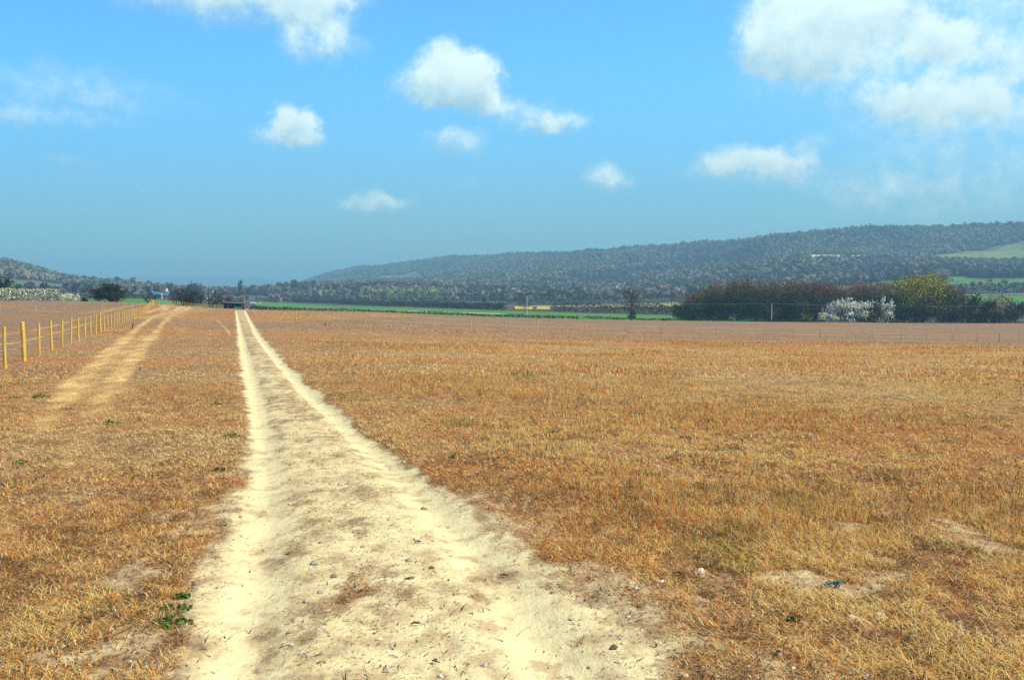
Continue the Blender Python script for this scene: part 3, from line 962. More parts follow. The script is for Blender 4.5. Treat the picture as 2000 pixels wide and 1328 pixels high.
tree('oak_tree', 'brown-green broad tree leaning against the big yellow-green tree', 'tree', 1850, 336, 13.5, 14.0, BROWN + [(.13, .11, .03)], 408, leaf=.32, nleaf=5200, nclump=56, crown0=.12, spread=.18, base_r=.30, multi=2, nlimb=28, twigs=500)
tree('bush', 'dark green thicket under the big yellow-green tree', 'bush', 1786, 322, 15, 6.2, DKGREEN, 409, leaf=.38, nleaf=1500, nclump=34, crown0=.02, inner=TWIG, multi=4, base_r=.08, d=6)
tree('bush', 'dark thicket under the brown-green broad tree', 'bush', 1850, 318, 13, 5.0, [(.03, .022, .018), (.045, .03, .022), (.022, .024, .012)], 410, leaf=.34, nleaf=1300, nclump=30, crown0=.02, inner=TWIG, multi=4, base_r=.07, d=5)
tree('bush', 'tall dark green shrub next to the brown-green broad tree', 'bush', 1893, 338, 10, 10.2, DKGREEN + [(.03, .045, .02)], 411, leaf=.4, nleaf=1400, crown0=.02, inner=TWIG, multi=4, base_r=.1)
tree('birch_tree', 'orange-brown birch with a pale trunk standing alone in the dark shrubs', 'tree', 1951, 340, 8, 10.6, RUST + [(.17, .075, .02)], 412, leaf=.36, nleaf=1100, crown0=.2, bark='pale_bark', base_r=.18, twigs=250)
tree('bush', 'purple-brown shrub between the tall dark shrub and the orange-brown birch', 'bush', 1924, 334, 8.5, 8.2, [(.05, .035, .045), (.06, .035, .03), (.03, .034, .014)], 413, leaf=.36, nleaf=1100, crown0=.02, inner=TWIG, multi=3, base_r=.08)
tree('bush', 'dark mixed shrub just beyond the orange-brown birch', 'bush', 1983, 330, 9, 7.6, [(.05, .04, .045), (.03, .035, .015), (.06, .04, .025)], 414, leaf=.36, nleaf=1100, crown0=.02, inner=TWIG, multi=3, base_r=.08)
tree('bush', 'dark green shrub cut by the edge of the picture beyond the birch', 'bush', 2020, 336, 9, 9.0, DKGREEN, 415, leaf=.38, nleaf=900, crown0=.02, inner=TWIG, multi=3, base_r=.08)
tree('bush', 'lowest dark undergrowth clump in front of the tall dark shrub and birch', 'bush', 1925, 318, 24, 4.2, [(.025, .02, .018), (.035, .028, .022), (.02, .024, .012)], 416, leaf=.34, nleaf=1700, nclump=44, crown0=.01, inner=TWIG, multi=5, base_r=.06, d=5)
# lone bare tree at the field edge
tree('bare_tree', 'tall bare lone tree with ivy at its foot on the field edge', 'tree', 1232, 301, 5.6, 11.2, [(.055, .042, .036), (.075, .058, .048)], 420, leaf=.13, nleaf=620, nclump=34, crown0=.22, aspect=5.0, bark='bark', base_r=.17, twigs=600, up=-.5, nlimb=30, shape='tall')
tree('bush', 'dark ivy clump round the foot of the lone bare tree', 'bush', 1236, 299.5, 2.8, 3.0, DKGREEN + TWIG, 421, leaf=.25, nleaf=420, nclump=16, crown0=.01, multi=3, base_r=.04)
tree('bare_tree', 'spindly bare tree standing behind the pale pole beside the yellow field', 'tree', 1024, 520, 8, 11.5, [(.10, .08, .07), (.08, .065, .055)], 422, leaf=.16, nleaf=800, nclump=26, crown0=.2, aspect=5.0, base_r=.16, twigs=500, nlimb=24)

# left side
hedge('blossom_hedge', 'long cream-white blossoming hedge along the far field edge', 'hedge', [(-160, 243), (0, 243), (60, 244), (118, 245)], 3.2, 3.3, CREAM + WHITE + [(.20, .21, .09), (.05, .055, .025)], 430, leaf=.28, per_m=110, ragged=.22)
tree('blossom_bush', 'low pale end of the blossoming hedge tapering towards the round green bush', 'bush', 133, 245, 5.5, 2.2, CREAM + WHITE, 431, leaf=.26, nleaf=520, crown0=.01, multi=3, base_r=.04)
tree('bush', 'tiny dark green bush between the blossoming hedge and the round bush', 'bush', 166, 262, 1.9, 1.5, DKGREEN, 432, leaf=.25, nleaf=200, nclump=10, crown0=.01, multi=2, base_r=.03)
tree('bush', 'large round dark green bush standing alone on the field edge', 'bush', 214, 249, 8.6, 5.0, DKGREEN + [(.05, .05, .016), (.06, .055, .02)], 433, leaf=.30, nleaf=2600, nclump=50, crown0=.0, spread=.17, inner=TWIG, multi=5, base_r=.09, nlimb=24)
tree('conifer_tree', 'near-black dark tree behind the blossoming hedge at the picture edge', 'tree', -14, 300, 13, 9.0, CONIF, 434, leaf=.4, nleaf=1500, crown0=.02, inner=TWIG, base_r=.2)
tree('bush', 'small dark bush below the pale barn on the field crest', 'bush', 294, 300, 3.2, 3.4, DKGREEN + BROWN, 435, leaf=.28, nleaf=330, nclump=14, crown0=.05, multi=2, base_r=.05)
tree('thorn_tree', 'purple-brown thorn tree behind the fence on the crest, taller of the two', 'tree', 357, 318, 9, 7.0, PURPLE, 436, leaf=.3, nleaf=1500, nclump=36, crown0=.06, spread=.18, multi=3, base_r=.12, twigs=300)
tree('thorn_tree', 'rounded reddish thorn tree in front of the taller purple-brown one', 'tree', 376, 296, 7.2, 5.2, PURPLE + [(.07, .045, .022)], 437, leaf=.28, nleaf=1400, nclump=34, crown0=.04, spread=.18, inner=TWIG, multi=3, base_r=.1, twigs=250)
tree('thorn_tree', 'broad brown thorn tree standing right behind the black shed', 'tree', 424, 322, 8.0, 5.9, PURPLE + BROWN, 438, leaf=.28, nleaf=1400, nclump=34, crown0=.1, spread=.18, multi=3, base_r=.12, twigs=250)
tree('thorn_tree', 'purplish thorn tree between the black shed and the two-legged pole', 'tree', 452, 352, 6.5, 4.6, PURPLE, 439, leaf=.28, nleaf=800, nclump=24, crown0=.1, multi=3, base_r=.09, twigs=150)

# hedges
hedge('field_hedge', 'low dark clipped hedge along the edge of the brown field behind the posts', 'hedge', [(482, 276), (560, 275), (700, 277), (850, 284), (1000, 292), (1130, 296)], 1.3, .95, DKGREEN + [(.06, .075, .02), (.08, .06, .03), (.04, .03, .02)], 440, leaf=.25, per_m=42, ragged=.4, gap=.18)
hedge('field_hedge', 'gappy low hedge running from the lone bare tree towards the white pole', 'hedge', [(1140, 297), (1300, 301), (1500, 306), (1610, 308)], 1.3, .85, DKGREEN + [(.09, .085, .03), (.10, .075, .04)], 441, leaf=.25, per_m=38, ragged=.5, gap=.3)
hedge('field_hedge', 'long dark hedge slanting along the far edge of the green crop field', 'hedge', [(575, 1010), (650, 930), (760, 800), (870, 690), (985, 590)], 3.5, 4.2, [(.035, .038, .02), (.05, .045, .03), (.09, .08, .04), (.03, .03, .025)], 442, leaf=.8, per_m=22, ragged=.25)
hedge('field_hedge', 'dark olive hedge between the yellow rapeseed and the copse', 'hedge', [(1078, 560), (1150, 545), (1230, 530), (1335, 500)], 3.2, 5.2, DKGREEN + [(.10, .10, .025), (.08, .06, .035)], 443, leaf=.55, per_m=40, ragged=.35)
hedge('field_hedge', 'short scrubby hedge in the green field beyond the two-legged pole', 'hedge', [(494, 520), (530, 500), (575, 500)], 3, 1.8, [(.05, .05, .03), (.07, .06, .04)], 444, leaf=.5, per_m=14, ragged=.4)
hedge('field_hedge', 'dark hedge in front of the brick house and the far wood', 'hedge', [(500, 1000), (560, 1000), (600, 990)], 4, 4.5, DKGREEN, 445, leaf=.9, per_m=14)
hedge('field_hedge', 'pale hedge line crossing the valley towards the copse above the rapeseed', 'hedge', [(985, 910), (1100, 880), (1340, 800)], 4, 3.5, [(.09, .075, .05), (.07, .07, .04)], 446, leaf=.8, per_m=10)
hedge('field_hedge', 'dark hedge above the small road on the valley side behind the birch', 'hedge', [(1760, 870), (1900, 870), (2150, 865)], 5, 9, [(.04, .04, .035), (.06, .055, .04), (.03, .04, .025)], 447, leaf=1.1, per_m=16)
hedge('field_hedge', 'dark hedge at the foot of the village behind the green field', 'hedge', [(140, 655), (240, 660), (345, 660)], 4, 3.2, DKGREEN + PURPLE, 448, leaf=.8, per_m=18)

# ------------------------------------------------------------------ far trees, one object each
FAR = {}


def far_template(kind, pal, seed, w=10, h=12, n=330, leaf=1.25, shape='round', c0=.06):
    r = np.random.default_rng(seed)
    P, cl, k = crown_points(r, w, w, h * (1 - c0), h * c0, 16, n, .30, shape)
    dd = np.linalg.norm(P[:, None] - P[None], axis=2) < leaf * .82
    best = np.zeros(n, bool); todo = np.ones(n, bool)
    while todo.any():
        g = np.zeros(n, bool); g[np.argmax(todo)] = True
        while True:
            g2 = dd[g].any(0)
            if g2.sum() == g.sum(): break
            g = g2
        if g.sum() > best.sum(): best = g
        todo &= ~g
    P, k = P[best], k[best]; n = len(P)
    c = np.clip(pick(r, pal[:2], n, .08) * (1 + r.normal(size=(16, 1)) * .14)[k], .004, .9)
    nrm = P - [0, 0, h * .42]; nrm /= np.linalg.norm(nrm, axis=1)[:, None]
    V, F = cards(r, P, leaf * r.uniform(.6, 1.4, n), 1.3, normals=nrm, wob=.5)
    C = np.repeat(c, 4, 0)
    T, TF, n0 = [], [], len(V)
    rt = h * .014
    for zz, rd in ((-.6, rt * 1.2), (h * .6, rt * .5)):
        for a in range(5):
            T.append((rd * math.cos(a * 1.2566), rd * math.sin(a * 1.2566), zz))
    T = np.array(T); TF = np.array([[n0 + a, n0 + (a + 1) % 5, n0 + 5 + (a + 1) % 5, n0 + 5 + a] for a in range(5)])
    V = np.vstack([V, T]); F = np.vstack([F, TF]); C = np.vstack([C, np.tile([[.07, .055, .045]], (10, 1))])
    o = np_mesh(kind, V, [F], M['leaf'], cols=C, link=False)
    FAR.setdefault(kind, []).append(o)


for s_ in range(3):
    far_template('bare_tree', GREY, 500 + s_)
    far_template('budding_tree', YGREEN, 510 + s_)
    far_template('willow_tree', WILLOW, 520 + s_, w=11, h=11)
    far_template('dark_tree', DKGREEN + [(.03, .034, .03)], 530 + s_)
    far_template('purple_tree', [(.10, .07, .07), (.085, .062, .06)], 540 + s_)
    far_template('conifer_tree', CONIF, 550 + s_, w=7, h=14, shape='cone')
far_template('blossom_tree', [(.62, .64, .52), (.55, .58, .46)], 560, w=9, h=9)
KIND_WORDS = {'blossom_tree': 'pale blossoming','bare_tree': 'bare grey-brown', 'budding_tree': 'pale yellow-green budding', 'willow_tree': 'olive-tan rounded', 'dark_tree': 'dark green', 'purple_tree': 'purple-brown twiggy', 'conifer_tree': 'dark pointed'}
ZCOUNT = {}


def far_tree(kind, u, Y, h, zone, group, r, wf=1.0):
    src = FAR[kind][int(r.integers(0, len(FAR[kind])))]
    o = src.copy()
    COL.objects.link(o)
    p = at(u, Y)
    s = h / (14 if kind == 'conifer_tree' else 11 if kind == 'willow_tree' else 12)
    o.location = p; o.scale = (s * wf, s * wf, s)
    o.rotation_euler = (0, 0, r.uniform(0, 6.28))
    n = ZCOUNT[(zone, kind)] = ZCOUNT.get((zone, kind), 0) + 1
    w = KIND_WORDS[kind]
    if n == 1: lab = f'{w} tree, first such {zone}'
    else: lab = f'{w} tree, {ordinal(n)} such {zone}'
    tag(o, lab, 'tree', group)
    return o


def far_row(u0, u1, n, Y0, Y1, h0, h1, kinds, zone, group, seed, wf=1.0):
    r = np.random.default_rng(seed)
    us = np.linspace(u0, u1, n) + r.uniform(-.35, .35, n) * (u1 - u0) / max(n, 1)
    for u in us:
        far_tree(kinds[int(r.integers(0, len(kinds)))], u, r.uniform(Y0, Y1), r.uniform(h0, h1), zone, group, r, wf * r.uniform(.85, 1.2))


B, Y_, W, D, PU, CO = 'bare_tree', 'budding_tree', 'willow_tree', 'dark_tree', 'purple_tree', 'conifer_tree'
far_row(480, 660, 18, 1080, 1450, 12, 17, [B, D, PU, D], 'along the wood behind the brick house', 'trees behind the brick house', 601, 1.1)
far_row(642, 712, 11, 1020, 1060, 11, 13.5, [W, W, B], 'in the pale clump above the slanting hedge', 'pale clump above the slanting hedge', 602)
far_row(722, 885, 24, 930, 1010, 11, 14, [W, B, Y_], 'in the row above the slanting hedge', 'row above the slanting hedge', 603)
far_row(560, 900, 26, 1250, 1450, 13, 18, [D, D, PU, D], 'in the dark wood line under the hill', 'dark wood line under the hill', 604, 1.2)
far_row(885, 1060, 20, 850, 960, 10, 13, [B, W, D, B], 'near the spindly bare tree', 'trees above the yellow field', 605)
far_row(1060, 1222, 20, 830, 930, 12, 15, [B, PU, Y_, B], 'between the spindly and the lone bare trees', 'trees between the two bare trees', 606)
far_row(1222, 1350, 15, 720, 820, 12, 15, [B, W, PU, B], 'just before the dark copse', 'trees beside the copse', 607)
far_row(900, 1340, 28, 1000, 1250, 12, 16, [D, B, PU, Y_, B], 'in the second row across the valley', 'second row of valley trees', 608, 1.15)
far_row(1350, 1760, 20, 1000, 1150, 11, 15, [B, PU, D, B, Y_], 'in the row showing above the dark copse', 'row above the copse', 609, 1.1)
far_row(1690, 1850, 9, 1180, 1320, 11, 15, [D, CO, B, PU], 'on the slope above the big yellow-green tree', 'slope trees above the big tree', 610)
far_row(1900, 2020, 10, 1145, 1230, 13, 17, [D, D, CO, B], 'in the clump standing on the green slope field', 'clump on the green slope field', 611)
far_row(1880, 2030, 10, 900, 960, 9, 13, [D, B, PU], 'along the hedge under the green slope field', 'hedge trees under the green slope', 612)
far_row(1840, 2040, 10, 1270, 1400, 12, 16, [B, PU, D], 'at the top of the green slope field', 'trees atop the green slope field', 613)
far_row(45, 190, 22, 680, 860, 9, 14, [D, PU, D, PU], 'behind the blossoming hedge', 'trees behind the blossoming hedge', 614, 1.15)
far_row(85, 230, 14, 1250, 1450, 12, 16, [B, PU, B, D], 'on the ridge behind the round dark bush', 'ridge trees behind the round bush', 615, 1.1)
far_row(150, 345, 26, 740, 900, 6, 10.5, [D, D, PU, B], 'among the village houses', 'village trees', 616)
far_row(330, 480, 18, 640, 860, 7, 11, [D, PU, B], 'between the village and the two-legged pole', 'trees before the oast houses', 617)
far_row(330, 560, 20, 1000, 1300, 11, 15, [D, B, D, PU], 'behind the oast houses', 'trees behind the oast houses', 618, 1.1)
rr_ = np.random.default_rng(619)
for u_, Y_2 in ((1136, 1150), (1290, 1220), (1380, 1120), (1652, 1560), (1676, 1600), (1795, 1560), (1822, 1600), (1965, 900), (1610, 1060), (1035, 1050)):
    far_tree('blossom_tree', u_, Y_2, rr_.uniform(8, 11), 'across the valley, counting from the yellow field' if u_ < 1400 else 'low on the wooded hillside', 'blossoming trees of the valley', rr_)
for k_, u_, Y_2, h_, z_ in ((PU, 237, 1350, 19, 'standing tall over the village, nearer the round bush'), (PU, 256, 1370, 19, 'standing tall over the village, of two twin crowns'), (B, 278, 1380, 15, 'standing tall over the village'), (B, 292, 1390, 15, 'standing tall over the village, beside its twin'),
                           (CO, 376, 1000, 23, 'towering behind the thorn trees'), (D, 384, 1010, 21, 'towering beside the pointed one behind the thorn trees'), (PU, 402, 1000, 22, 'towering behind the thorn trees'),
                           (D, 474, 1050, 23, 'standing tall and narrow above the two-legged pole'), (B, 575, 1240, 22, 'rising high from the wood right of the brick house'.replace('right of', 'beyond'))):
    far_tree(k_, u_, Y_2, h_, z_, 'tall trees standing out of the valley wood', rr_, .45 if 'narrow' in z_ else 1.0)

# ------------------------------------------------------------------ hillside woodland (reads as one mass)
def woodland():
    r = np.random.default_rng(700)
    n0 = 95000
    u = r.uniform(-140, 2140, n0)
    # denser in world area: pick distance with probability ~ r
    Yd = np.sqrt(r.uniform(1040 ** 2, 3700 ** 2, n0))
    ridge = np.interp(u, [-140, 0, 60, 130, 220, 300, 520, 580, 700, 850, 1000, 1300, 1600, 1800, 2000, 2140], [2100, 1900, 1800, 1700, 1450, 1380, 1420, 4200, 3800, 3480, 3080, 2780, 2450, 2400, 2350, 2350])
    first = np.interp(u, [-140, 30, 60, 130, 250, 330, 480, 560, 900, 1300, 1600, 2140], [1060, 1080, 1150, 1250, 1250, 1250, 1200, 1130, 1080, 1090, 1120, 1240])
    keep = (Yd < ridge + 20) & (Yd > first)
    keep &= ~in_clear(u, Yd)
    u, Yd = u[keep], Yd[keep]
    # thin far ones a little
    x = (u - 1000) / FPX * Yd
    z = H(x, Yd)
    n = len(u)
    tone = fbm(x * .006, Yd * .006, 81, 3); tone2 = fbm(x * .012, Yd * .008, 83, 3)
    kind = np.where(tone > .58, 1, np.where(tone < .40, 2, 0))
    kind = np.where(r.random(n) < .06, r.integers(0, 4, n), kind)
    pals = [np.array([(.20, .165, .145), (.17, .15, .13), (.215, .185, .15)]), np.array([(.17, .19, .075), (.15, .165, .07)]), np.array([(.12, .095, .10), (.10, .08, .085), (.14, .11, .105)]), np.array(DKGREEN)]
    base = np.zeros((n, 3))
    for k in range(4):
        m = kind == k
        base[m] = pals[k][r.integers(0, len(pals[k]), m.sum())]
    con = fbm(x * .009, Yd * .007, 87, 3)
    kind = np.where((con > .60) & (r.random(n) < .30), 3, kind)
    base[kind == 3] = np.array(DKGREEN)[r.integers(0, len(DKGREEN), (kind == 3).sum())] * 1.3
    base *= (1 + r.normal(size=(n, 1)) * .09) * (.55 + .85 * tone2)[:, None]
    near_w = 1 + .15 * (1 - sstep(1300, 1900, Yd)) * (u > 700) - .22 * ((u > 170) & (u < 600))
    sky_t = np.where((np.interp(u, [-140, 0, 60, 130, 220, 300, 520, 580, 700, 850, 1000, 1300, 1600, 1800, 2000, 2140], [1900, 1600, 1550, 1500, 1450, 1380, 1420, 4200, 3800, 3480, 3080, 2300, 2290, 2290, 2200, 2200]) - Yd < 160) & (u > 600) & (r.random(n) < .22), 1.4, 1.0)
    h = r.uniform(9, 14, n) * np.where(kind == 3, 1.1, 1) * near_w * sky_t; w = r.uniform(9, 16, n) * np.where(kind == 3, .7, 1) * near_w
    K = 26
    p = r.normal(size=(n, K, 3)); p /= np.linalg.norm(p, axis=2)[..., None]
    p *= r.uniform(.45, 1.0, (n, K, 1))
    p[..., 2] = p[..., 2] * .5 + .5
    C = np.stack([x, Yd, z], 1)[:, None, :] + p * np.stack([w / 2, w / 2, h], 1)[:, None, :]
    size = np.repeat((w * .36)[:, None], K, 1) * r.uniform(.6, 1.3, (n, K))
    nrm = (p - [0, 0, .35]) * [1, 1, 1.2]; nrm /= np.linalg.norm(nrm, axis=2)[..., None]
    V, F = cards(r, C.reshape(-1, 3), size.ravel(), 1.2, normals=nrm.reshape(-1, 3), wob=.22)
    col = np.clip(base[:, None, :] * (1 + r.normal(size=(n, K, 1)) * .10), .004, .9).reshape(-1, 3)
    o = np_mesh('woodland', V, [F], M['leaf'], cols=np.repeat(col, 4, 0))
    tag(o, 'bare and budding woodland covering the hillsides', 'woodland', kind='stuff')
    return n


print('woodland trees', woodland())

# ------------------------------------------------------------------ fences
def post_mesh(h, rad, name='post', seed=1):
    r = random.Random(seed)
    mb = MB()
    k = 9
    mb.tube([(0, 0, -.35), (0, 0, 0), (r.uniform(-.01, .01), r.uniform(-.01, .01), h * .5), (0, 0, h - .02), (0, 0, h)], [rad, rad, rad * .97, rad * .94, rad * .8], k)
    me = bpy.data.meshes.new(name); me.from_pydata(mb.V, [], mb.F); me.update()
    me.materials.append(M['post'])
    return me


POST = [post_mesh(1.08, .042, seed=k) for k in range(4)]
STRAIN = post_mesh(1.14, .066)


def fence(label, pts, strain=(), wires=(.35, .95), wr=.006, scale=1.0, wire_mat='wire', skip_wire=()):
    o0 = Vector((pts[0][0], pts[0][1], hz(pts[0][0], pts[0][1])))
    root = empty('post_and_wire_fence', o0, 0, label, 'fence')
    r = random.Random(len(label))
    tops = []
    for i, (x, y) in enumerate(pts):
        me = STRAIN if i in strain else POST[r.randrange(4)]
        p = bpy.data.objects.new('post', me); COL.objects.link(p); p.parent = root
        b = Vector((x, y, float(ground_z(np.array([x]), np.array([y]))[0])))
        p.location = b - o0
        p.rotation_euler = (R(r.uniform(-2.2, 2.2)), R(r.uniform(-2.2, 2.2)), r.uniform(0, 6))
        p.scale = (scale, scale, scale * r.uniform(.96, 1.05))
        tops.append(b - o0)
    for wz in wires:
        mb = MB()
        line = []
        for a, b in zip(tops[:-1], tops[1:]):
            for t in (0, .25, .5, .75):
                q = a.lerp(b, t); line.append(q + Vector((0, 0, wz * scale - .03 * math.sin(PI * t))))
        line.append(tops[-1] + Vector((0, 0, wz * scale)))
        mb.tube(line, wr, 4)
        mb.build('wire', M[wire_mat], root)
    return root


# A: along the wheel tracks up to the crest, then bending down beyond it
ptsA = []
Y = 18.3
while Y < 182:
    ptsA.append((-13.56 - .367 * (Y - 24.3), Y)); Y += 3.0
a = np.array(ptsA[-1]); b = np.array([float(sx(408)) * 292, 292])
for t in np.linspace(0, 1, 36)[1:]:
    q = a * (1 - t) + b * t; ptsA.append((q[0], q[1] + 0))
fence('new yellow wooden post fence running beside the flattened straw tracks to the crest', ptsA, strain=(3, 12, 26, 40, 54), wires=(.5,), wr=.003)
# B: across the middle of the field
fence('long post and tape fence crossing the middle of the brown field', [tuple(p) for p in FB], strain=(5, 17, 24), wires=(.45, .95), wr=.010)
# C: along the hedge at the far edge
ptsC = [(485, 271), (524, 270), (563, 270), (601, 270), (640, 271), (680, 272), (716, 273), (754, 275), (790, 278), (831, 280), (871, 283), (906, 286)]
fence('short yellow posts in front of the dark clipped field hedge', [tuple(at(u, y_)[:2]) for u, y_ in ptsC], wires=(.6,), wr=.004, scale=1.15)
# D: in the left field
ptsD = [(-40, 141), (2, 141), (70, 141), (138, 141), (200, 142), (245, 142)]
fence('sparse thin post fence in the stubble below the blossoming hedge', [tuple(at(u, y_)[:2]) for u, y_ in ptsD], wires=(.9,), wr=.004)
# E: a few posts before the white bushes
ptsE = [(1575, 262), (1599, 258), (1683, 262), (1699, 264), (1713, 266), (1738, 262), (1786, 266), (1850, 268)]
fence('short faint post fence in the stubble before the white blossom bushes', [tuple(at(u, y_)[:2]) for u, y_ in ptsE], wires=(.6,), wr=.004, scale=.9)

# rail barrier between two posts beside the track
pb = at(391, 128); pc = at(413.5, 128)
rb = empty('rail_barrier', pb, 0, 'single pale rail between two posts beside the track', 'barrier')
o = bpy.data.objects.new('post', POST[0]); COL.objects.link(o); o.parent = rb; o.scale = (1.1, 1.1, 1.05)
o = bpy.data.objects.new('post', POST[1]); COL.objects.link(o); o.parent = rb; o.location = pc - pb; o.scale = (.8, .8, .85)
MB().tube([(-.1, -.06, .42), tuple(pc - pb + Vector((.1, -.06, .42)))], .035, 6).build('rail', M['wire'], rb)

# ------------------------------------------------------------------ shed and yard
p = at(454, 303)
sh = empty('shed', p, 0, 'low black open-fronted shed at the end of the track', 'shed')
w, d_ = 6.4, 3.4
mb = MB()
mb.box((0, d_, 1.05), (w, .06, 2.1)); mb.box((-w / 2, d_ / 2, 1.05), (.06, d_ - .1, 2.1)); mb.box((w / 2, d_ / 2, .95), (.06, d_ - .1, 1.9))
mb.box((-w / 2 + .95, .02, .95), (1.8, .05, 1.9)); mb.box((1.2, .02, .3), (3.8, .05, .55))
mb.build('wall', M['black_board'], sh)
mb = MB()
mb.add([(-w / 2 - .25, -.35, 2.2), (w / 2 + .25, -.35, 1.82), (w / 2 + .25, d_ + .25, 2.02), (-w / 2 - .25, d_ + .25, 2.4),
        (-w / 2 - .25, -.35, 2.28), (w / 2 + .25, -.35, 1.90), (w / 2 + .25, d_ + .25, 2.10), (-w / 2 - .25, d_ + .25, 2.48)],
       [(3, 2, 1, 0), (4, 5, 6, 7), (0, 1, 5, 4), (1, 2, 6, 5), (2, 3, 7, 6), (3, 0, 4, 7)])
mb.build('roof', M['roof_sheet'], sh)
for xx, hh in ((-1.35, 2.0), (.9, 1.9), (3.1, 1.75)):
    MB().box((xx, -.12, hh / 2), (.14, .14, hh)).build('post', M['old_wood'], sh)
MB().box((-.35, -.06, 1.35), (.32, .04, .26)).box((-.35, -.085, 1.35), (.26, .01, .2)).build('notice', M['white'], sh)
# teal sheeting stacked under the front
p2 = at(463.5, 301.5)
t_ = MB()
gx, gy = 9, 4
vs = []; r_ = random.Random(4)
for i in range(gx):
    for j in range(gy):
        vs.append((-1.2 + 2.4 * i / (gx - 1), -.2 + .5 * j / (gy - 1), (.75 + r_.uniform(-.1, .08)) * (1 if 0 < i < gx - 1 and 0 < j else .45)))
fs = [(i * gy + j, (i + 1) * gy + j, (i + 1) * gy + j + 1, i * gy + j + 1) for i in range(gx - 1) for j in range(gy - 1)]
t_.add(vs, fs)
t_.add([(-1.2, -.21, 0), (1.2, -.21, 0), (1.25, -.2, .5), (-1.25, -.2, .5)], [(0, 1, 2, 3)])
t_.add([(-1.2, .3, 0), (1.2, .3, 0), (1.25, .3, .7), (-1.25, .3, .7)], [(3, 2, 1, 0)])
o = t_.build('tarpaulin', M['teal'], None, loc=p2)
tag(o, 'teal tarpaulin heaped under the open front of the black shed', 'tarpaulin')
# tan boarded panel and rails left of the shed
p3 = at(430.5, 302)
tp = empty('board_panel_fence', p3, 0, 'tan boarded fence panel standing against the black shed', 'fence')
mb = MB()
for k in range(7): mb.box((0, 0, .14 + k * .17), (2.0, .03, .155))
mb.build('panel', M['tan_board'], tp)
for xx in (-1.0, 1.0): MB().box((xx, .06, .68), (.1, .08, 1.36)).build('post', M['post'], tp)
p4 = at(418, 301)
rf = empty('rail_fence', p4, 0, 'open timber rail fence beside the tan boarded panel', 'fence')
for xx in (-1.1, 0, 1.05): MB().box((xx, 0, .62), (.1, .1, 1.25)).build('post', M['post'], rf)
for zz in (.5, 1.05): MB().box((0, -.07, zz), (2.3, .04, .12)).build('rail', M['post'], rf)
p5 = at(418.5, 303)
mb = MB()
mb.tube([(0, 0, 0), (0, 0, .1), (0, 0, 1.0), (0, 0, 1.1), (0, 0, 1.13)], [.42, .45, .45, .38, .2], 14)
tk = mb.build('water_tank', M['teal'], None, smooth=True, loc=p5)
tag(tk, 'small teal water tank behind the open timber rail fence', 'tank')
MB().tube([(0, 0, 1.13), (0, 0, 1.19)], [.12, .12], 10).build('lid', M['black'], tk)

# ------------------------------------------------------------------ power line
def hpole():
    p = at(476.2, 306)
    root = empty('utility_pole', p, 0, 'two-legged grey utility pole with a crossarm beside the black shed', 'pole')
    for xx in (-.28, .28):
        MB().tube([(xx, 0, -.5), (xx * .95, 0, 3), (xx * .9, 0, 6.4)], [.15, .135, .11], 9).build('leg', M['old_wood'], root)
    MB().box((-.35, -.14, 6.15), (1.9, .1, .13)).build('crossarm', M['old_wood'], root)
    MB().box((0, -.13, 4.4), (.7, .06, .1)).build('brace', M['old_wood'], root)
    for xx in (-1.15, -.35, .45):
        MB().tube([(xx, -.14, 6.2), (xx, -.14, 6.3), (xx, -.14, 6.36), (xx, -.14, 6.42)], [.03, .06, .04, .05], 8).build('insulator', M['ceramic'], root)
    return p + Vector((.45, -.14, 6.42))


def pole(u, Yp, h, label, mat):
    p = at(u, Yp)
    root = empty('utility_pole', p, 0, label, 'pole')
    MB().tube([(0, 0, -.5), (0, 0, h * .5), (0, 0, h)], [.14, .12, .095], 9).build('shaft', M[mat], root)
    MB().box((0, -.12, h - .25), (.5, .08, .1)).build('crossarm', M[mat], root)
    MB().tube([(0, -.12, h - .2), (0, -.12, h - .12), (0, -.12, h - .06), (0, -.12, h)], [.03, .06, .04, .05], 8).build('insulator', M['ceramic'], root)
    return p + Vector((0, -.12, h))


t0 = hpole()
t1 = pole(1029, 302, 7.4, 'tall pale pole at the field edge in front of the yellow rapeseed', 'pale_pole')
t2 = pole(1507, 309, 6.25, 'white pole standing in front of the dark copse', 'pale_pole')
t3 = pole(2120, 345, 8.0, 'pole beyond the picture edge carrying the wire on', 'pale_pole')


def cable(a, b, sag, label, rad=.018):
    mb = MB()
    pts = []
    for k in range(25):
        t = k / 24
        pts.append((b - a) * t + Vector((0, 0, -sag * 4 * t * (1 - t))))
    mb.tube(pts, rad, 5)
    o = mb.build('power_cable', M['cable'], None, loc=a)
    return tag(o, label, 'cable', 'cables of the power line')


cable(t0, t1, .9, 'sagging wire span from the two-legged pole to the tall pale pole')
cable(t1, t2, 1.2, 'sagging wire span from the tall pale pole to the white pole')
cable(t2, t3, 1.5, 'wire span leaving the white pole towards the blossom bushes')

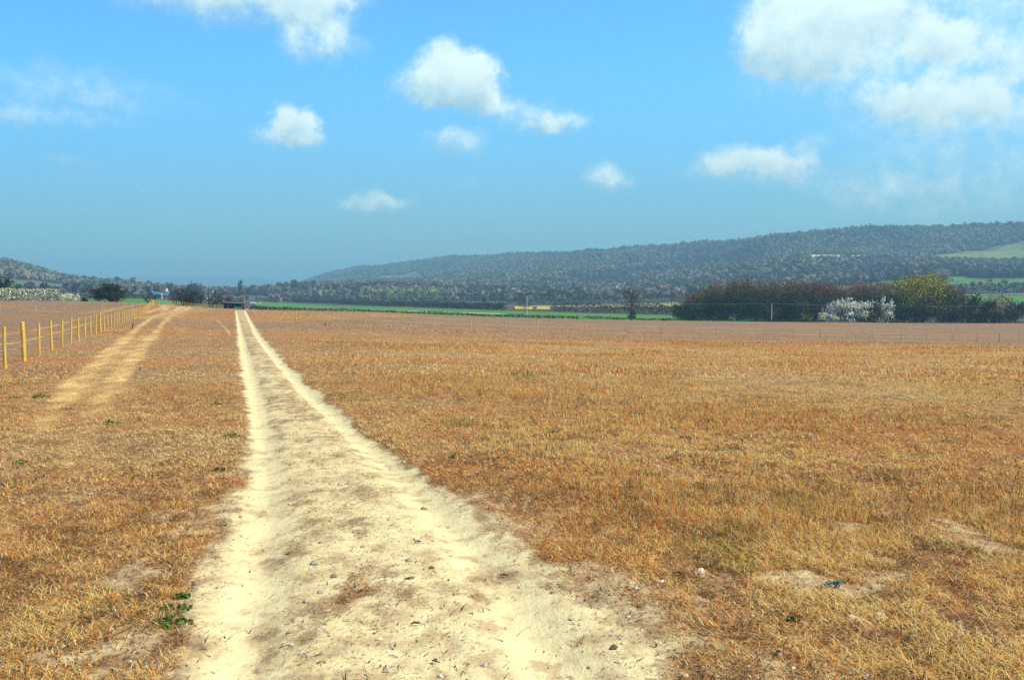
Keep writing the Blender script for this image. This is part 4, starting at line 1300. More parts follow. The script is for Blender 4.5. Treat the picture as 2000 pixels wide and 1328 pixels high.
# ------------------------------------------------------------------ houses
def house(label, u, Yp, w, d, hw, hr, rz, wall, roof, cat='house', chim=True, gable_front=False, nwin=3, win=True, name='house'):
    p = at(u, Yp)
    root = empty(name, p, rz, label, cat)
    x, y = w / 2, d / 2
    mb = MB()
    if gable_front:      # ridge runs away from us
        mb.add([(-x, -y, -.8), (x, -y, -.8), (x, y, -.8), (-x, y, -.8), (-x, -y, hw), (x, -y, hw), (x, y, hw), (-x, y, hw), (0, -y, hw + hr), (0, y, hw + hr)],
               [(0, 1, 5, 8, 4), (1, 2, 6, 5), (2, 3, 7, 9, 6), (3, 0, 4, 7), (4, 8, 9, 7), (5, 6, 9, 8)])
        R_ = [((-x - .35, hw - .25), (0, hw + hr + .1)), ((x + .35, hw - .25), (0, hw + hr + .1))]
        mr = MB()
        for (a, za), (b, zb) in R_:
            mr.add([(a, -y - .3, za), (b, -y - .3, zb), (b, y + .3, zb), (a, y + .3, za), (a, -y - .3, za + .2), (b, -y - .3, zb + .2), (b, y + .3, zb + .2), (a, y + .3, za + .2)],
                   [(0, 1, 2, 3), (7, 6, 5, 4), (0, 4, 5, 1), (1, 5, 6, 2), (2, 6, 7, 3), (3, 7, 4, 0)])
    else:
        mb.add([(-x, -y, -.8), (x, -y, -.8), (x, y, -.8), (-x, y, -.8), (-x, -y, hw), (x, -y, hw), (x, y, hw), (-x, y, hw), (-x, 0, hw + hr), (x, 0, hw + hr)],
               [(0, 1, 5, 4), (1, 2, 6, 9, 5), (2, 3, 7, 6), (3, 0, 4, 8, 7), (4, 5, 9, 8), (6, 7, 8, 9)])
        mr = MB()
        for sgn in (-1, 1):
            ya, yb = sgn * (y + .35), 0
            za, zb = hw - .25, hw + hr + .1
            mr.add([(-x - .3, ya, za), (x + .3, ya, za), (x + .3, yb, zb), (-x - .3, yb, zb), (-x - .3, ya, za + .2), (x + .3, ya, za + .2), (x + .3, yb, zb + .2), (-x - .3, yb, zb + .2)],
                   [(0, 1, 2, 3), (7, 6, 5, 4), (0, 4, 5, 1), (1, 5, 6, 2), (2, 6, 7, 3), (3, 7, 4, 0)])
    mb.build('wall', M[wall], root)
    ro = mr.build('roof', M[roof], root)
    if chim:
        MB().box((x * .55 if not gable_front else x * .3, 0, hw + hr + .4), (.8, .8, 2.0)).build('chimney', M['brick'], ro)
    if win:
        for lv in range(1 if hw < 4 else 2):
            for k in range(nwin):
                xx = -x + w * (k + .5) / nwin
                wf = MB().box((xx, -y - .03, 1.5 + lv * 2.6), (1.3, .1, 1.3)).build('window', M['white'], root)
                MB().box((xx, -y - .10, 1.5 + lv * 2.6), (1.08, .05, 1.08)).build('pane', M['glass'], wf)
    return root


house('pale gabled house with white bargeboards in the village', 270, 900, 6.5, 9, 4.6, 2.6, R(12), 'render', 'tile', gable_front=True, nwin=2)
hb = house('white-walled low barn under a teal roof at the village edge', 309, 690, 6.0, 5.5, 1.9, 3.0, R(4), 'white', 'teal', 'barn', chim=False, nwin=2, name='barn')
house('white house with a red-brown roof behind the teal barn', 320, 860, 7.5, 7, 4.2, 3.2, R(-10), 'white', 'tile', nwin=3)
house('brown-roofed house high in the village nearest the twin crowns', 249, 1060, 13, 8, 4.4, 3.2, R(8), 'render', 'tile')
house('red-roofed village house between the gabled house and the tall trees', 281, 1080, 11, 8, 4.4, 3.2, R(-6), 'brick', 'tile')
house('white-fronted long house at the upper end of the village', 299, 1040, 11, 7, 3.4, 2.4, R(4), 'white', 'tile', nwin=4)
house('blue-slate-roofed shed-like house beside the teal barn', 324, 720, 5.5, 6, 2.2, 2.2, R(25), 'render', 'slate', chim=False, nwin=2)
house('house with a blue slate roof between thorn trees and oast houses', 398, 740, 6, 6, 3.0, 2.4, R(10), 'white', 'slate', nwin=2)
house('red-brick house with a steep tile roof by the thorn trees', 345, 880, 9, 7, 4.2, 3.4, R(-20), 'brick', 'tile')
# brick house with two gables
p = at(538, 960)
bh = empty('house', p, R(-3), 'pink brick house with two steep white-trimmed front gables', 'house')
mb = MB().box((0, 0, 2.2), (13, 7, 6.0))
for gx_ in (-3.3, 3.3):
    mb.add([(gx_ - 2.6, -4.4, -.8), (gx_ + 2.6, -4.4, -.8), (gx_ + 2.6, -3.4, -.8), (gx_ - 2.6, -3.4, -.8), (gx_ - 2.6, -4.4, 5.0), (gx_ + 2.6, -4.4, 5.0), (gx_ + 2.6, -3.4, 5.0), (gx_ - 2.6, -3.4, 5.0), (gx_, -4.4, 8.6), (gx_, -3.4, 8.6)],
           [(0, 1, 5, 8, 4), (1, 2, 6, 5), (2, 3, 7, 9, 6), (3, 0, 4, 7)])
mb.build('wall', M['brick'], bh)
mb = MB()
for gx_ in (-3.3, 3.3):
    for sgn in (-1, 1):
        a, za, b, zb = gx_ + sgn * 3.0, 4.5, gx_, 8.75
        mb.add([(a, -4.8, za), (b, -4.8, zb), (b, 0, zb), (a, 0, za), (a, -4.8, za + .22), (b, -4.8, zb + .22), (b, 0, zb + .22), (a, 0, za + .22)],
               [(0, 1, 2, 3), (7, 6, 5, 4), (0, 4, 5, 1), (1, 5, 6, 2), (2, 6, 7, 3), (3, 7, 4, 0)])
for sgn in (-1, 1):
    mb.add([(-6.9, sgn * 3.9, 5.0), (6.9, sgn * 3.9, 5.0), (6.9, 0, 8.6), (-6.9, 0, 8.6), (-6.9, sgn * 3.9, 5.25), (6.9, sgn * 3.9, 5.25), (6.9, 0, 8.85), (-6.9, 0, 8.85)],
           [(0, 1, 2, 3), (7, 6, 5, 4), (0, 4, 5, 1), (1, 5, 6, 2), (2, 6, 7, 3), (3, 7, 4, 0)])
ro = mb.build('roof', M['tile'], bh)
for gx_ in (-3.3, 3.3):
    m2 = MB()
    for sgn in (-1, 1):
        a, za, b, zb = gx_ + sgn * 3.1, 4.45, gx_, 8.8
        m2.add([(a, -4.95, za), (b, -4.95, zb), (b, -4.82, zb), (a, -4.82, za), (a, -4.95, za + .5), (b, -4.95, zb + .5), (b, -4.82, zb + .5), (a, -4.82, za + .5)],
               [(0, 1, 2, 3), (7, 6, 5, 4), (0, 4, 5, 1), (1, 5, 6, 2), (2, 6, 7, 3), (3, 7, 4, 0)])
    m2.build('bargeboard', M['white'], ro)
MB().box((0, .5, 9.2), (1.2, 1.2, 3.0)).build('chimney', M['brick'], ro)
for gx_ in (-3.3, 3.3):
    wf = MB().box((gx_, -4.45, 3.2), (1.6, .1, 1.6)).build('window', M['white'], bh)
    MB().box((gx_, -4.53, 3.2), (1.35, .05, 1.35)).build('pane', M['glass'], wf)

# oast houses
for k, (u, Yo, hh, lab) in enumerate(((417, 880, 8.2, 'first white-cowled oast house counting from the thorn trees'), (424, 882, 7.4, 'second white-cowled oast house, its cowl the lowest'),
                                      (431, 880, 8.0, 'third white-cowled oast house, next to the one nearest the pole'), (434.5, 865, 6.6, 'white-cowled oast house nearest the two-legged pole'))):
    p = at(u, Yo)
    ro_ = empty('oast_house', p, 0.3 * k, lab, 'oast house', 'oast houses with white cowls')
    MB().tube([(0, 0, -.6), (0, 0, hh * .45)], [1.9, 1.9], 16).build('wall', M['brick'], ro_, smooth=False)
    rf_ = MB().tube([(0, 0, hh * .45 - .05), (0, 0, hh * .9)], [2.15, .55], 16).build('roof', M['slate'], ro_)
    MB().tube([(0, 0, hh * .9), (0, 0, hh * .9 + .8), (.15, 0, hh * .9 + 2.3)], [.62, .6, .08], 10).build('cowl', M['white'], rf_)

# white vehicles and tent across the green field
def van(u, Yp, s, rz, label):
    p = at(u, Yp)
    root = empty('van', p, rz, label, 'van', 'white vehicles across the green field')
    V = []
    prof = [(-2.2, .35), (-2.25, 1.9), (-2.1, 2.1), (.9, 2.1), (1.5, 1.35), (2.3, 1.15), (2.35, .4)]
    mb = MB()
    vs = [(x * s, -.9 * s, z * s) for x, z in prof] + [(x * s, .9 * s, z * s) for x, z in prof]
    n = len(prof)
    mb.add(vs, [tuple(range(n)), tuple(range(2 * n - 1, n - 1, -1))] + [(i, i + n, (i + 1) % n + n, (i + 1) % n) for i in range(n)])
    mb.build('body', M['white'], root)
    MB().box((.75 * s, -.905 * s, 1.6 * s), (.8 * s, .03, .5 * s)).build('window', M['glass'], root)
    for xx in (-1.4, 1.5):
        for yy in (-.8, .8):
            w_ = MB().tube([(xx * s, (yy - .1) * s, .36 * s), (xx * s, (yy + .1) * s, .36 * s)], .36 * s, 12).build('wheel', M['black'], root)


van(494, 790, 1.0, .1, 'larger white van parked across the green field near the pole')
van(502, 800, .6, .2, 'small white vehicle parked right beside the larger white van')
van(507, 780, .6, -.1, 'small white vehicle standing apart, closer to the brick house')
p = at(160, 690)
tn = empty('tent', p, .2, 'small white tent behind the end of the blossoming hedge', 'tent')
MB().add([(-1.1, -1, 0), (1.1, -1, 0), (1.1, 1, 0), (-1.1, 1, 0), (-1.1, -1, .9), (1.1, -1, .9), (1.1, 1, .9), (-1.1, 1, .9), (0, 0, 2.0)],
         [(0, 1, 5, 4), (1, 2, 6, 5), (2, 3, 7, 6), (3, 0, 4, 7), (4, 5, 8), (5, 6, 8), (6, 7, 8), (7, 4, 8)]).build('canopy', M['white'], tn)
# houses on the wooded hillside
house('white villa half hidden in trees low on the hillside', 1288, 1480, 11, 7, 5, 2.5, .2, 'white', 'slate')
house('white house tucked in the hillside wood beside the pale field', 1690, 1950, 14, 8, 5, 3, -.2, 'white', 'slate')
house('small white house on the skyline wood of the hill', 1864, 2250, 12, 8, 9, 3, .1, 'white', 'slate')
house('white house below the hill pasture among trees', 1792, 1640, 14, 8, 5, 3, .1, 'white', 'slate')
house('cream farmhouse under the small pale hill slope', 771, 2870, 18, 10, 9, 5, .1, 'render', 'tile')

# ------------------------------------------------------------------ near ground: dry grass
def blades(n, x, y, h, w, lean, col, r, seg=2, flat=None):
    z = ground_z(x, y) - .004
    az = r.uniform(0, 2 * PI, n) if flat is None else flat
    dx, dy = np.cos(az), np.sin(az)
    fa = r.uniform(0, 2 * PI, n)
    fa = np.where(lean > .8, az + PI / 2, fa)
    bx, by = np.cos(fa) * w * .5, np.sin(fa) * w * .5
    ln = h * lean; up = h * np.sqrt(np.maximum(1 - np.minimum(lean, .999) ** 2, .01))
    P0 = np.stack([x, y, z], 1)
    P1 = P0 + np.stack([dx * ln * .35, dy * ln * .35, up * .6], 1)
    P2 = P0 + np.stack([dx * ln, dy * ln, up], 1)
    Bv = np.stack([bx, by, np.zeros(n)], 1)
    if seg == 2:
        V = np.stack([P0 - Bv, P0 + Bv, P1 + Bv * .8, P1 - Bv * .8, P2], 1).reshape(-1, 3)
        i = np.arange(n) * 5
        Q = np.stack([i, i + 1, i + 2, i + 3], 1); T = np.stack([i + 3, i + 2, i + 4], 1)
        return V, Q, T, np.repeat(col, 5, 0)
    V = np.stack([P0 - Bv, P0 + Bv, P2], 1).reshape(-1, 3)
    i = np.arange(n) * 3
    return V, np.zeros((0, 4), int), np.stack([i, i + 1, i + 2], 1), np.repeat(col, 3, 0)


PALS = np.array([(.95, .60, .185), (.93, .47, .105), (.86, .34, .058), (.52, .16, .028), (.95, .76, .37), (.075, .032, .022), (.20, .11, .065)])


def scatter(r, n, r0, r1, half=33.5, power=2.0):
    t = r.uniform(0, 1, n)
    rad = (r0 ** power + (r1 ** power - r0 ** power) * t) ** (1 / power)
    th = R(1) * r.uniform(-half, half, n)
    return rad * np.sin(th), rad * np.cos(th)


def grass():
    r = np.random.default_rng(900)
    Vs, Qs, Ts, Cs = [], [], [], []
    off = 0
    bands = [  # r0, r1, tufts, blades per tuft, loose blades, power, segments, height, width
        (2.0, 9.0, 17500, 16, 520000, 1.4, 2, .105, .0034), (9.0, 22, 27500, 10, 390000, 1.1, 1, .105, .0075),
        (22, 60, 41000, 5, 275000, .9, 1, .12, .020), (60, 150, 60000, 2, 130000, .8, 1, .15, .055), (150, 300, 60000, 1, 60000, .8, 1, .20, .11)]
    for r0, r1, nt, per, nl, pw, seg, hh, ww in bands:
        half = 56 if r0 < 9 else 46 if r0 < 22 else 38 if r0 < 60 else 35
        tx, ty = scatter(r, nt, r0, r1, half, pw)
        ok = ty < field_edge(tx, ty) - 3
        tx, ty = tx[ok], ty[ok]
        q = np.repeat(np.arange(len(tx)), per)
        sp = (.028 + .0035 * r0) * (1 + .8 * r.random(len(q)))
        ox, oy = r.normal(size=len(q)) * sp, r.normal(size=len(q)) * sp
        lx, ly = scatter(r, nl, r0, r1, half, pw)
        ok = ly < field_edge(lx, ly) - 3
        lx, ly = lx[ok], ly[ok]
        x = np.concatenate([tx[q] + ox, lx]); y = np.concatenate([ty[q] + oy, ly])
        tuft = np.concatenate([np.ones(len(q), bool), np.zeros(len(lx), bool)])
        tseed = np.concatenate([r.random(len(tx))[q], r.random(len(lx))])
        out_az = np.concatenate([np.arctan2(oy, ox), r.uniform(0, 2 * PI, len(lx))]) + r.normal(size=len(x)) * .5
        bare, straw, mauve, rut = surface_attrs(x, y)
        cl = fbm(x * 1.7, y * 1.3, 91, 4); cl2 = fbm(x * .35, y * .3, 93, 3); cl3 = fbm(x * .05, y * .15, 95, 3)
        right = sstep(.6, 2.6, x - rut_x(RR, y)) if r0 < 150 else np.ones(len(x))
        tall = np.clip(sstep(.40, .66, cl2) * (.25 + .75 * right), 0, 1)
        dens = np.where(tuft, sstep(.40, .62, cl + (cl2 - .5) * .8 + .1 * right), np.maximum(sstep(.28, .50, cl + (cl2 - .5) * .4), .5))
        dens = np.where(tuft, dens * (.25 + .75 * right) + .10, dens)
        dens = dens * (1 - sstep(.12, .42, bare))
        dens = np.maximum(dens, .035 * (1 - rut))
        dens = dens * (1 - .5 * mauve) * (1 - .75 * np.clip(straw * 1.3, 0, 1) * tuft)
        gate = np.concatenate([r.random(len(tx))[q] * .6 + .4 * r.random(len(q)), r.random(len(lx))])
        k = gate < dens
        x, y, cl, cl2, cl3, straw, mauve, right, bare, tall, tuft, tseed, out_az = [a[k] for a in (x, y, cl, cl2, cl3, straw, mauve, right, bare, tall, tuft, tseed, out_az)]
        n = len(x)
        up = tuft & (r.random(n) < .10 + .42 * tall)
        h = hh * r.uniform(.4, 1.25, n) * np.where(up, .55 + .65 * tall, .75) * np.where(bare > .2, .65, 1)
        lean = np.where(up, r.uniform(.12, .86, n), r.uniform(.90, .998, n))
        t = .5 + (cl3 - .5) * .75 + (cl2 - .5) * .6 + (tseed - .5) * .26 - .02 - .13 * right * sstep(5.4, 6.8, y) * (1 - sstep(10, 13, y)) + r.normal(size=n) * .09 + .11 * sstep(11, 17, y) * (1 - sstep(36, 62, y)) * right
        ci = np.select([t < .38, t < .47, t < .55, t < .63, t < 2], [4, 0, 1, 2, 3], 1)
        odd = r.random(n)
        ci = np.where(odd < .12, 5, np.where(odd < .19, 6, np.where(odd < .39, 4, np.where(odd < .53, 0, ci))))
        col = PALS[ci] * (1 + r.normal(size=(n, 1)) * .20)
        rr2 = np.hypot(x, y)
        far = sstep(18, 70, rr2)[:, None]
        col = col * (1 - .3 * far) + .3 * far * np.array([.52, .235, .085])
        col = col * (1 - .6 * mauve[:, None]) + .6 * mauve[:, None] * np.array([.36, .275, .21])
        sw = np.clip(straw * 1.1, 0, .85)[:, None]
        col = col * (1 - sw) + sw * np.array([.93, .68, .33]) * r.uniform(.6, 1.05, (n, 1))
        gr = (r.random(n) < .4) & (sstep(.68, .76, fbm(x * .9, y * .6, 99, 3)) > tseed)
        col[gr] = np.array([.26, .24, .055]) * (1 + r.normal(size=(gr.sum(), 1)) * .25)
        # dark matted litter lies between the tufts
        dk = (sstep(.54, .64, fbm(x * 4.2, y * 3.2, 105, 4)) * (1 - sstep(14, 34, rr2)) * (.50 + .12 * right * (1 - sstep(5.6, 7.4, y))) > r.random(n)) & ~up
        col[dk] = np.array([(.085, .050, .038), (.13, .075, .05), (.055, .036, .032), (.24, .11, .055)])[r.integers(0, 4, dk.sum())] * (1 + r.normal(size=(dk.sum(), 1)) * .2)
        V, Q, T, C = blades(n, x, y, h, ww * r.uniform(.55, 1.4, n), lean, np.clip(col, .01, .92), r, seg, out_az)
        lift = np.where(up, 0, r.uniform(0, .03, n) * (1 - sstep(.2, .5, bare)))
        V[:, 2] += np.repeat(lift, 5 if seg == 2 else 3)
        Vs.append(V); Qs.append(Q + off); Ts.append(T + off); Cs.append(C); off += len(V)
    # loose litter: dark and pale bits lying flat, on the track too
    n = 220000
    x, y = scatter(r, n, 2.2, 18, 50, 1.2)
    bare, straw, mauve, rut = surface_attrs(x, y)
    k = r.random(n) < (.20 + .8 * (1 - bare)) * (1 - .75 * rut)
    x, y = x[k], y[k]; n = len(x)
    col = np.array([(.10, .06, .035), (.055, .035, .025), (.65, .36, .12), (.80, .60, .3), (.45, .20, .07), (.16, .11, .07)])[r.integers(0, 6, n)] * (1 + r.normal(size=(n, 1)) * .2)
    V, Q, T, C = blades(n, x, y, r.uniform(.008, .06, n) * (1 + (r.random(n) < .15)), r.uniform(.002, .008, n), np.full(n, .985), np.clip(col, .01, .9), r, 2)
    V[:, 2] += .006
    Vs.append(V); Qs.append(Q + off); Ts.append(T + off); Cs.append(C); off += len(V)
    o = np_mesh('dry_grass', np.vstack(Vs), [np.vstack(Qs), np.vstack(Ts)], M['blade'], cols=np.vstack(Cs))
    tag(o, 'dry orange and straw-coloured grass and litter covering the field', 'grass', kind='stuff')
    print('blade verts', off)


grass()


# ------------------------------------------------------------------ stones, weeds, twine, bits
def stone_mesh(name, seed, s, mat):
    r = np.random.default_rng(seed)
    me = bpy.data.meshes.new(name)
    import bmesh
    bm = bmesh.new()
    bmesh.ops.create_icosphere(bm, subdivisions=3, radius=1.0)
    dirs = r.normal(size=(9, 3)); dirs /= np.linalg.norm(dirs, axis=1)[:, None]; cut = r.uniform(.55, .92, 9)
    for v in bm.verts:
        p = np.array(v.co)
        for d, c in zip(dirs, cut):
            q = p @ d
            if q > c: p = p - d * (q - c) * .92
        p *= 1 + .05 * math.sin(p[0] * 9 + seed) * math.cos(p[1] * 8)
        v.co = Vector(p) * np.array(1.0)
        v.co = Vector((p[0] * s[0], p[1] * s[1], p[2] * s[2]))
    bm.to_mesh(me); bm.free()
    me.materials.append(M[mat])
    me.polygons.foreach_set('use_smooth', [False] * len(me.polygons))
    return me


STONES = [
    (1335, 1320, 26, 'large white stone at the bottom edge beside the track, biggest of the white stones'),
    (862, 1322, 18, 'white stone at the very bottom of the track itself'),
    (1367, 1122, 22, 'white stone on dark litter where the grass stops, above the bare patch'),
    (1357, 1074, 13, 'small white stone half sunk in yellow grass'),
    (1392, 1130, 8, 'little white stone just beside the one on dark litter'),
    (1665, 1212, 28, 'flat pale stone lying below the blue twine'),
    (1718, 1203, 30, 'flat cream stone touching the grass tuft, paired with another below the twine'),
    (1865, 1130, 9, 'small bright white stone alone in rusty grass beyond the twine'),
    (1522, 1280, 18, 'pale stone near the bottom edge in rusty grass'),
    (1520, 1268, 18, 'cream stone touching another pale stone near the bottom edge'),
    (1550, 1310, 14, 'cream stone low at the bottom edge under red-brown tufts'),
    (1155, 1128, 8, 'small white pebble on the worn verge between track and grass'),
    (1228, 1207, 13, 'pale stone in the middle of the worn verge'),
    (1254, 1233, 9, 'white pebble just below the pale stone on the worn verge'),
    (1290, 1136, 22, 'long flat cream stone under the dark litter edge'),
    (723, 1261, 7, 'tiny bright white pebble on the lower track'),
    (628, 1224, 12, 'flat white sliver of flint on the track beside the wheel rut'),
    (254, 1292, 11, 'white stone among dry tufts on the verge below the green weeds'),
    (6, 1301, 13, 'white stone in the lowest corner of the grass verge'),
    (763, 1095, 9, 'pale stone in the middle strip of the track'),
    (1510, 984, 12, 'white stone in the tall dry grass well beyond the track'),
    (1026, 982, 12, 'cream stone at the upper verge of the track'),
]
for k, (u, v, px, lab) in enumerate(STONES):
    p = ground_px(u, v)
    s = px * math.hypot(p.x, p.y) / FPX * .5
    p.z = float(ground_z(np.array([p.x]), np.array([p.y]))[0])
    r = random.Random(k)
    o = bpy.data.objects.new('stone', stone_mesh('stone', 40 + k, (s * 1.1, s * .8, s * r.uniform(.45, .62)), 'stone'))
    COL.objects.link(o)
    o.location = p + Vector((0, 0, -s * .04)); o.rotation_euler = (r.uniform(-.2, .2), r.uniform(-.2, .2), r.uniform(0, 6))
    tag(o, lab, 'stone', 'white flint stones')


def gravel():
    r = np.random.default_rng(950)
    n = 2600
    x, y = scatter(r, n, 3.0, 24, 33, 1.2)
    bare, straw, mauve, rut = surface_attrs(x, y)
    k = (r.random(n) < .25 + .5 * (bare > .15)) & ((rut < .9) | (r.random(n) < .25))
    x, y = x[k], y[k]; n = len(x)
    z = ground_z(x, y)
    oc = np.array([(1, 0, 0), (-1, 0, 0), (0, 1, 0), (0, -1, 0), (0, 0, 1), (0, 0, -1), (.6, .6, .3), (-.6, .5, .4)], float)[:6]
    s = np.minimum(np.abs(r.normal(size=n)) * .011 + .006, .035)
    V = oc[None] * (s[:, None, None] * r.uniform(.6, 1.3, (n, 6, 1))) * np.array([1.2, 1, .6])
    a = r.uniform(0, 6.28, n); ca, sa = np.cos(a)[:, None], np.sin(a)[:, None]
    X = V[..., 0] * ca - V[..., 1] * sa; Y2 = V[..., 0] * sa + V[..., 1] * ca
    V = np.stack([X + x[:, None], Y2 + y[:, None], V[..., 2] + z[:, None] + s[:, None] * .2], -1).reshape(-1, 3)
    t = np.array([(0, 2, 4), (2, 1, 4), (1, 3, 4), (3, 0, 4), (2, 0, 5), (1, 2, 5), (3, 1, 5), (0, 3, 5)])
    F = (t[None] + (np.arange(n) * 6)[:, None, None]).reshape(-1, 3)
    col = np.array([(.80, .77, .68), (.62, .55, .42), (.45, .34, .22), (.70, .66, .55), (.22, .16, .11)])[r.choice(5, n, p=[.3, .25, .2, .15, .1])]
    o = np_mesh('gravel', V, [F], M['blade'], cols=np.repeat(col, 6, 0))
    tag(o, 'small pale stones and clods strewn over the track and verges', 'gravel', kind='stuff')


gravel()

WEEDS = [
    (352, 1166, 34, 'small bright green weed on the verge, uppermost of the three by the track'),
    (343, 1190, 58, 'bushy green weed in the middle of the three beside the pale track'),
    (335, 1219, 80, 'wide dark green weed, lowest of the three beside the pale track'),
    (28, 778, 22, 'bright green weed by itself in the straw near the fence posts'),
    (218, 828, 34, 'dark green weed among dry tufts, midway between fence and track'),
    (455, 853, 30, 'green weed close against the edge of the track rut'),
    (422, 790, 24, 'green weed patch in the straw above the one at the rut edge'),
    (80, 776, 34, 'straggling green weed beside the lone bright one near the fence posts'),
    (1548, 1216, 26, 'bright yellow-green weed under a dry tuft near the cream stones'),
    (1380, 824, 30, 'green weed patch in orange grass towards the middle of the field'),
    (885, 893, 18, 'green weed at the field side of the track'),
    (1080, 845, 20, 'small green weed in dry grass between the track and the mid-field patch'),
    (40, 906, 30, 'faint green weed in the lower straw below the fence posts'),
    (430, 920, 30, 'flat green weed on the worn verge beside the track'),
]
for k, (u, v, px, lab) in enumerate(WEEDS):
    p = ground_px(u, v)
    dist = math.hypot(p.x, p.y)
    w = px * dist / FPX
    p.z = float(ground_z(np.array([p.x]), np.array([p.y]))[0])
    r = np.random.default_rng(970 + k)
    n = 70
    a = r.uniform(0, 2 * PI, n); q = np.sqrt(r.uniform(0, 1, n)) * w * .5
    hgt = min(.10, w * .28)
    C = np.stack([np.cos(a) * q, np.sin(a) * q * .7, .008 + r.uniform(0, 1, n) * hgt * (1 - q / (w * .56))], 1)
    V, F = cards(r, C, np.full(n, max(.018, w * .085)) * r.uniform(.6, 1.4, n), 1.5)
    col = pick(r, [(.09, .17, .04), (.12, .21, .045), (.06, .12, .035), (.16, .22, .06)], n)
    mb = MB()
    o = empty('weed', p, 0, lab, 'weed', 'green weeds in the dry grass')
    np_mesh('leaves', V, [F], M['leaf'], o, cols=np.repeat(col, 4, 0))
    for j in range(7):
        t = C[r.integers(0, n)]
        mb.tube([(0, 0, -.01), (t[0] * .5, t[1] * .5, t[2] * .7), tuple(t)], [.003, .0025, .0015], 4)
    mb.build('stem', simple_mat('weed_stem', (.10, .13, .04)) if k == 0 else bpy.data.materials['weed_stem'], o)

# blue twine
p = ground_px(1622, 1145); p.z = float(ground_z(np.array([p.x]), np.array([p.y]))[0])
r = random.Random(12)
mb = MB()
sc = math.hypot(p.x, p.y) / FPX * .72
for s in range(6):
    pts = []
    for k in range(14):
        t = k / 13
        pts.append(((-28 + 48 * t + r.uniform(-3, 3)) * sc, r.uniform(-7, 7) * sc * (1 + t), .008 + (.012 * t + r.uniform(0, .016)) * (.4 + t)))
    mb.tube(pts, .0022, 5)
for s in range(4):
    cxx = r.uniform(8, 22) * sc
    pts = [(cxx + math.cos(a_) * 8 * sc * r.uniform(.5, 1.1), math.sin(a_) * 7 * sc, .022 + .016 * math.sin(a_ * 1.5 + s)) for a_ in np.linspace(0, 6, 14)]
    mb.tube(pts, .0026, 5)
tag(mb.build('twine', M['twine'], None, loc=p), 'tangle of blue baler twine lying in the rusty grass', 'twine')

# twigs on the track and the field
TW = [(816, 1063, 15, .3, 'short dark twig on the track near the wheel rut'), (985, 1117, 18, -.2, 'dark twig at the outer edge of the wheel rut'), (812, 1221, 20, .1, 'thin twig lying across the lower middle strip of the track'), (848, 1299, 14, -.8, 'thin slanting twig at the foot of the track'),
      (1325, 1125, 26, 0, 'black charred stick beside the white stone on dark litter')]
for k, (u, v, px, rz, lab) in enumerate(TW):
    p = ground_px(u, v); p.z = float(ground_z(np.array([p.x]), np.array([p.y]))[0])
    L = px * math.hypot(p.x, p.y) / FPX
    o = MB().tube([(-L / 2, 0, .012), (-L * .1, .012 * k % .02, .02), (L * .2, 0, .018), (L / 2, .01, .012)], [.004, .006, .006, .003], 6).build('twig', M['bark'], None, loc=p)
    o.rotation_euler = (0, 0, rz)
    tag(o, lab, 'twig')
# plank and stake lying by the wheel tracks
p = ground_px(234, 652); p.z += .03
o = MB().box((0, 0, .04), (.75, .12, .05)).build('plank', M['tan_board'], None, loc=p); o.rotation_euler = (0, .02, .05)
tag(o, 'short brown plank lying across the flattened straw track', 'plank')
p = ground_px(259, 643)
o = MB().tube([(-.05, 0, -.05), (0, 0, .2), (.06, 0, .45)], [.03, .03, .02], 6).build('stake', M['black_board'], None, loc=p)
tag(o, 'short dark leaning stake beside the flattened straw track', 'stake')


def bird(u, v, label, s=1.0):
    p = ground_px(u, v)
    root = empty('bird', p, R(70), label, 'bird')
    mb = MB()
    mb.tube([(-.30 * s, 0, .17 * s), (-.16 * s, 0, .19 * s), (-.05 * s, 0, .20 * s), (.07 * s, 0, .22 * s), (.13 * s, 0, .27 * s), (.18 * s, 0, .30 * s), (.23 * s, 0, .295 * s), (.29 * s, 0, .28 * s)], [.015 * s, .05 * s, .085 * s, .075 * s, .048 * s, .046 * s, .028 * s, .006 * s], 10)
    for yy in (-.035, .035):
        mb.tube([(.0, yy * s, .14 * s), (.02 * s, yy * s, .06 * s), (.0, yy * s, 0), (.05 * s, yy * s, -.01)], [.012 * s, .008 * s, .008 * s, .006 * s], 5)
    mb.build('body', M['feather'], root, smooth=True)


bird(635, 637, 'black crow standing in the brown field near the middle fence', 0.7)

# ------------------------------------------------------------------ sky, sun, haze
SUN_EL, SUN_AZ = R(45), R(101)          # azimuth clockwise from straight ahead: the sun stands to the right
sd = bpy.data.lights.new('sun', 'SUN')
sd.energy = 5.0; sd.angle = R(.5); sd.color = (1.0, .90, .70)
so = bpy.data.objects.new('sun', sd); COL.objects.link(so)
to_sun = Vector((math.sin(SUN_AZ) * math.cos(SUN_EL), math.cos(SUN_AZ) * math.cos(SUN_EL), math.sin(SUN_EL)))
so.rotation_euler = to_sun.to_track_quat('Z', 'Y').to_euler()

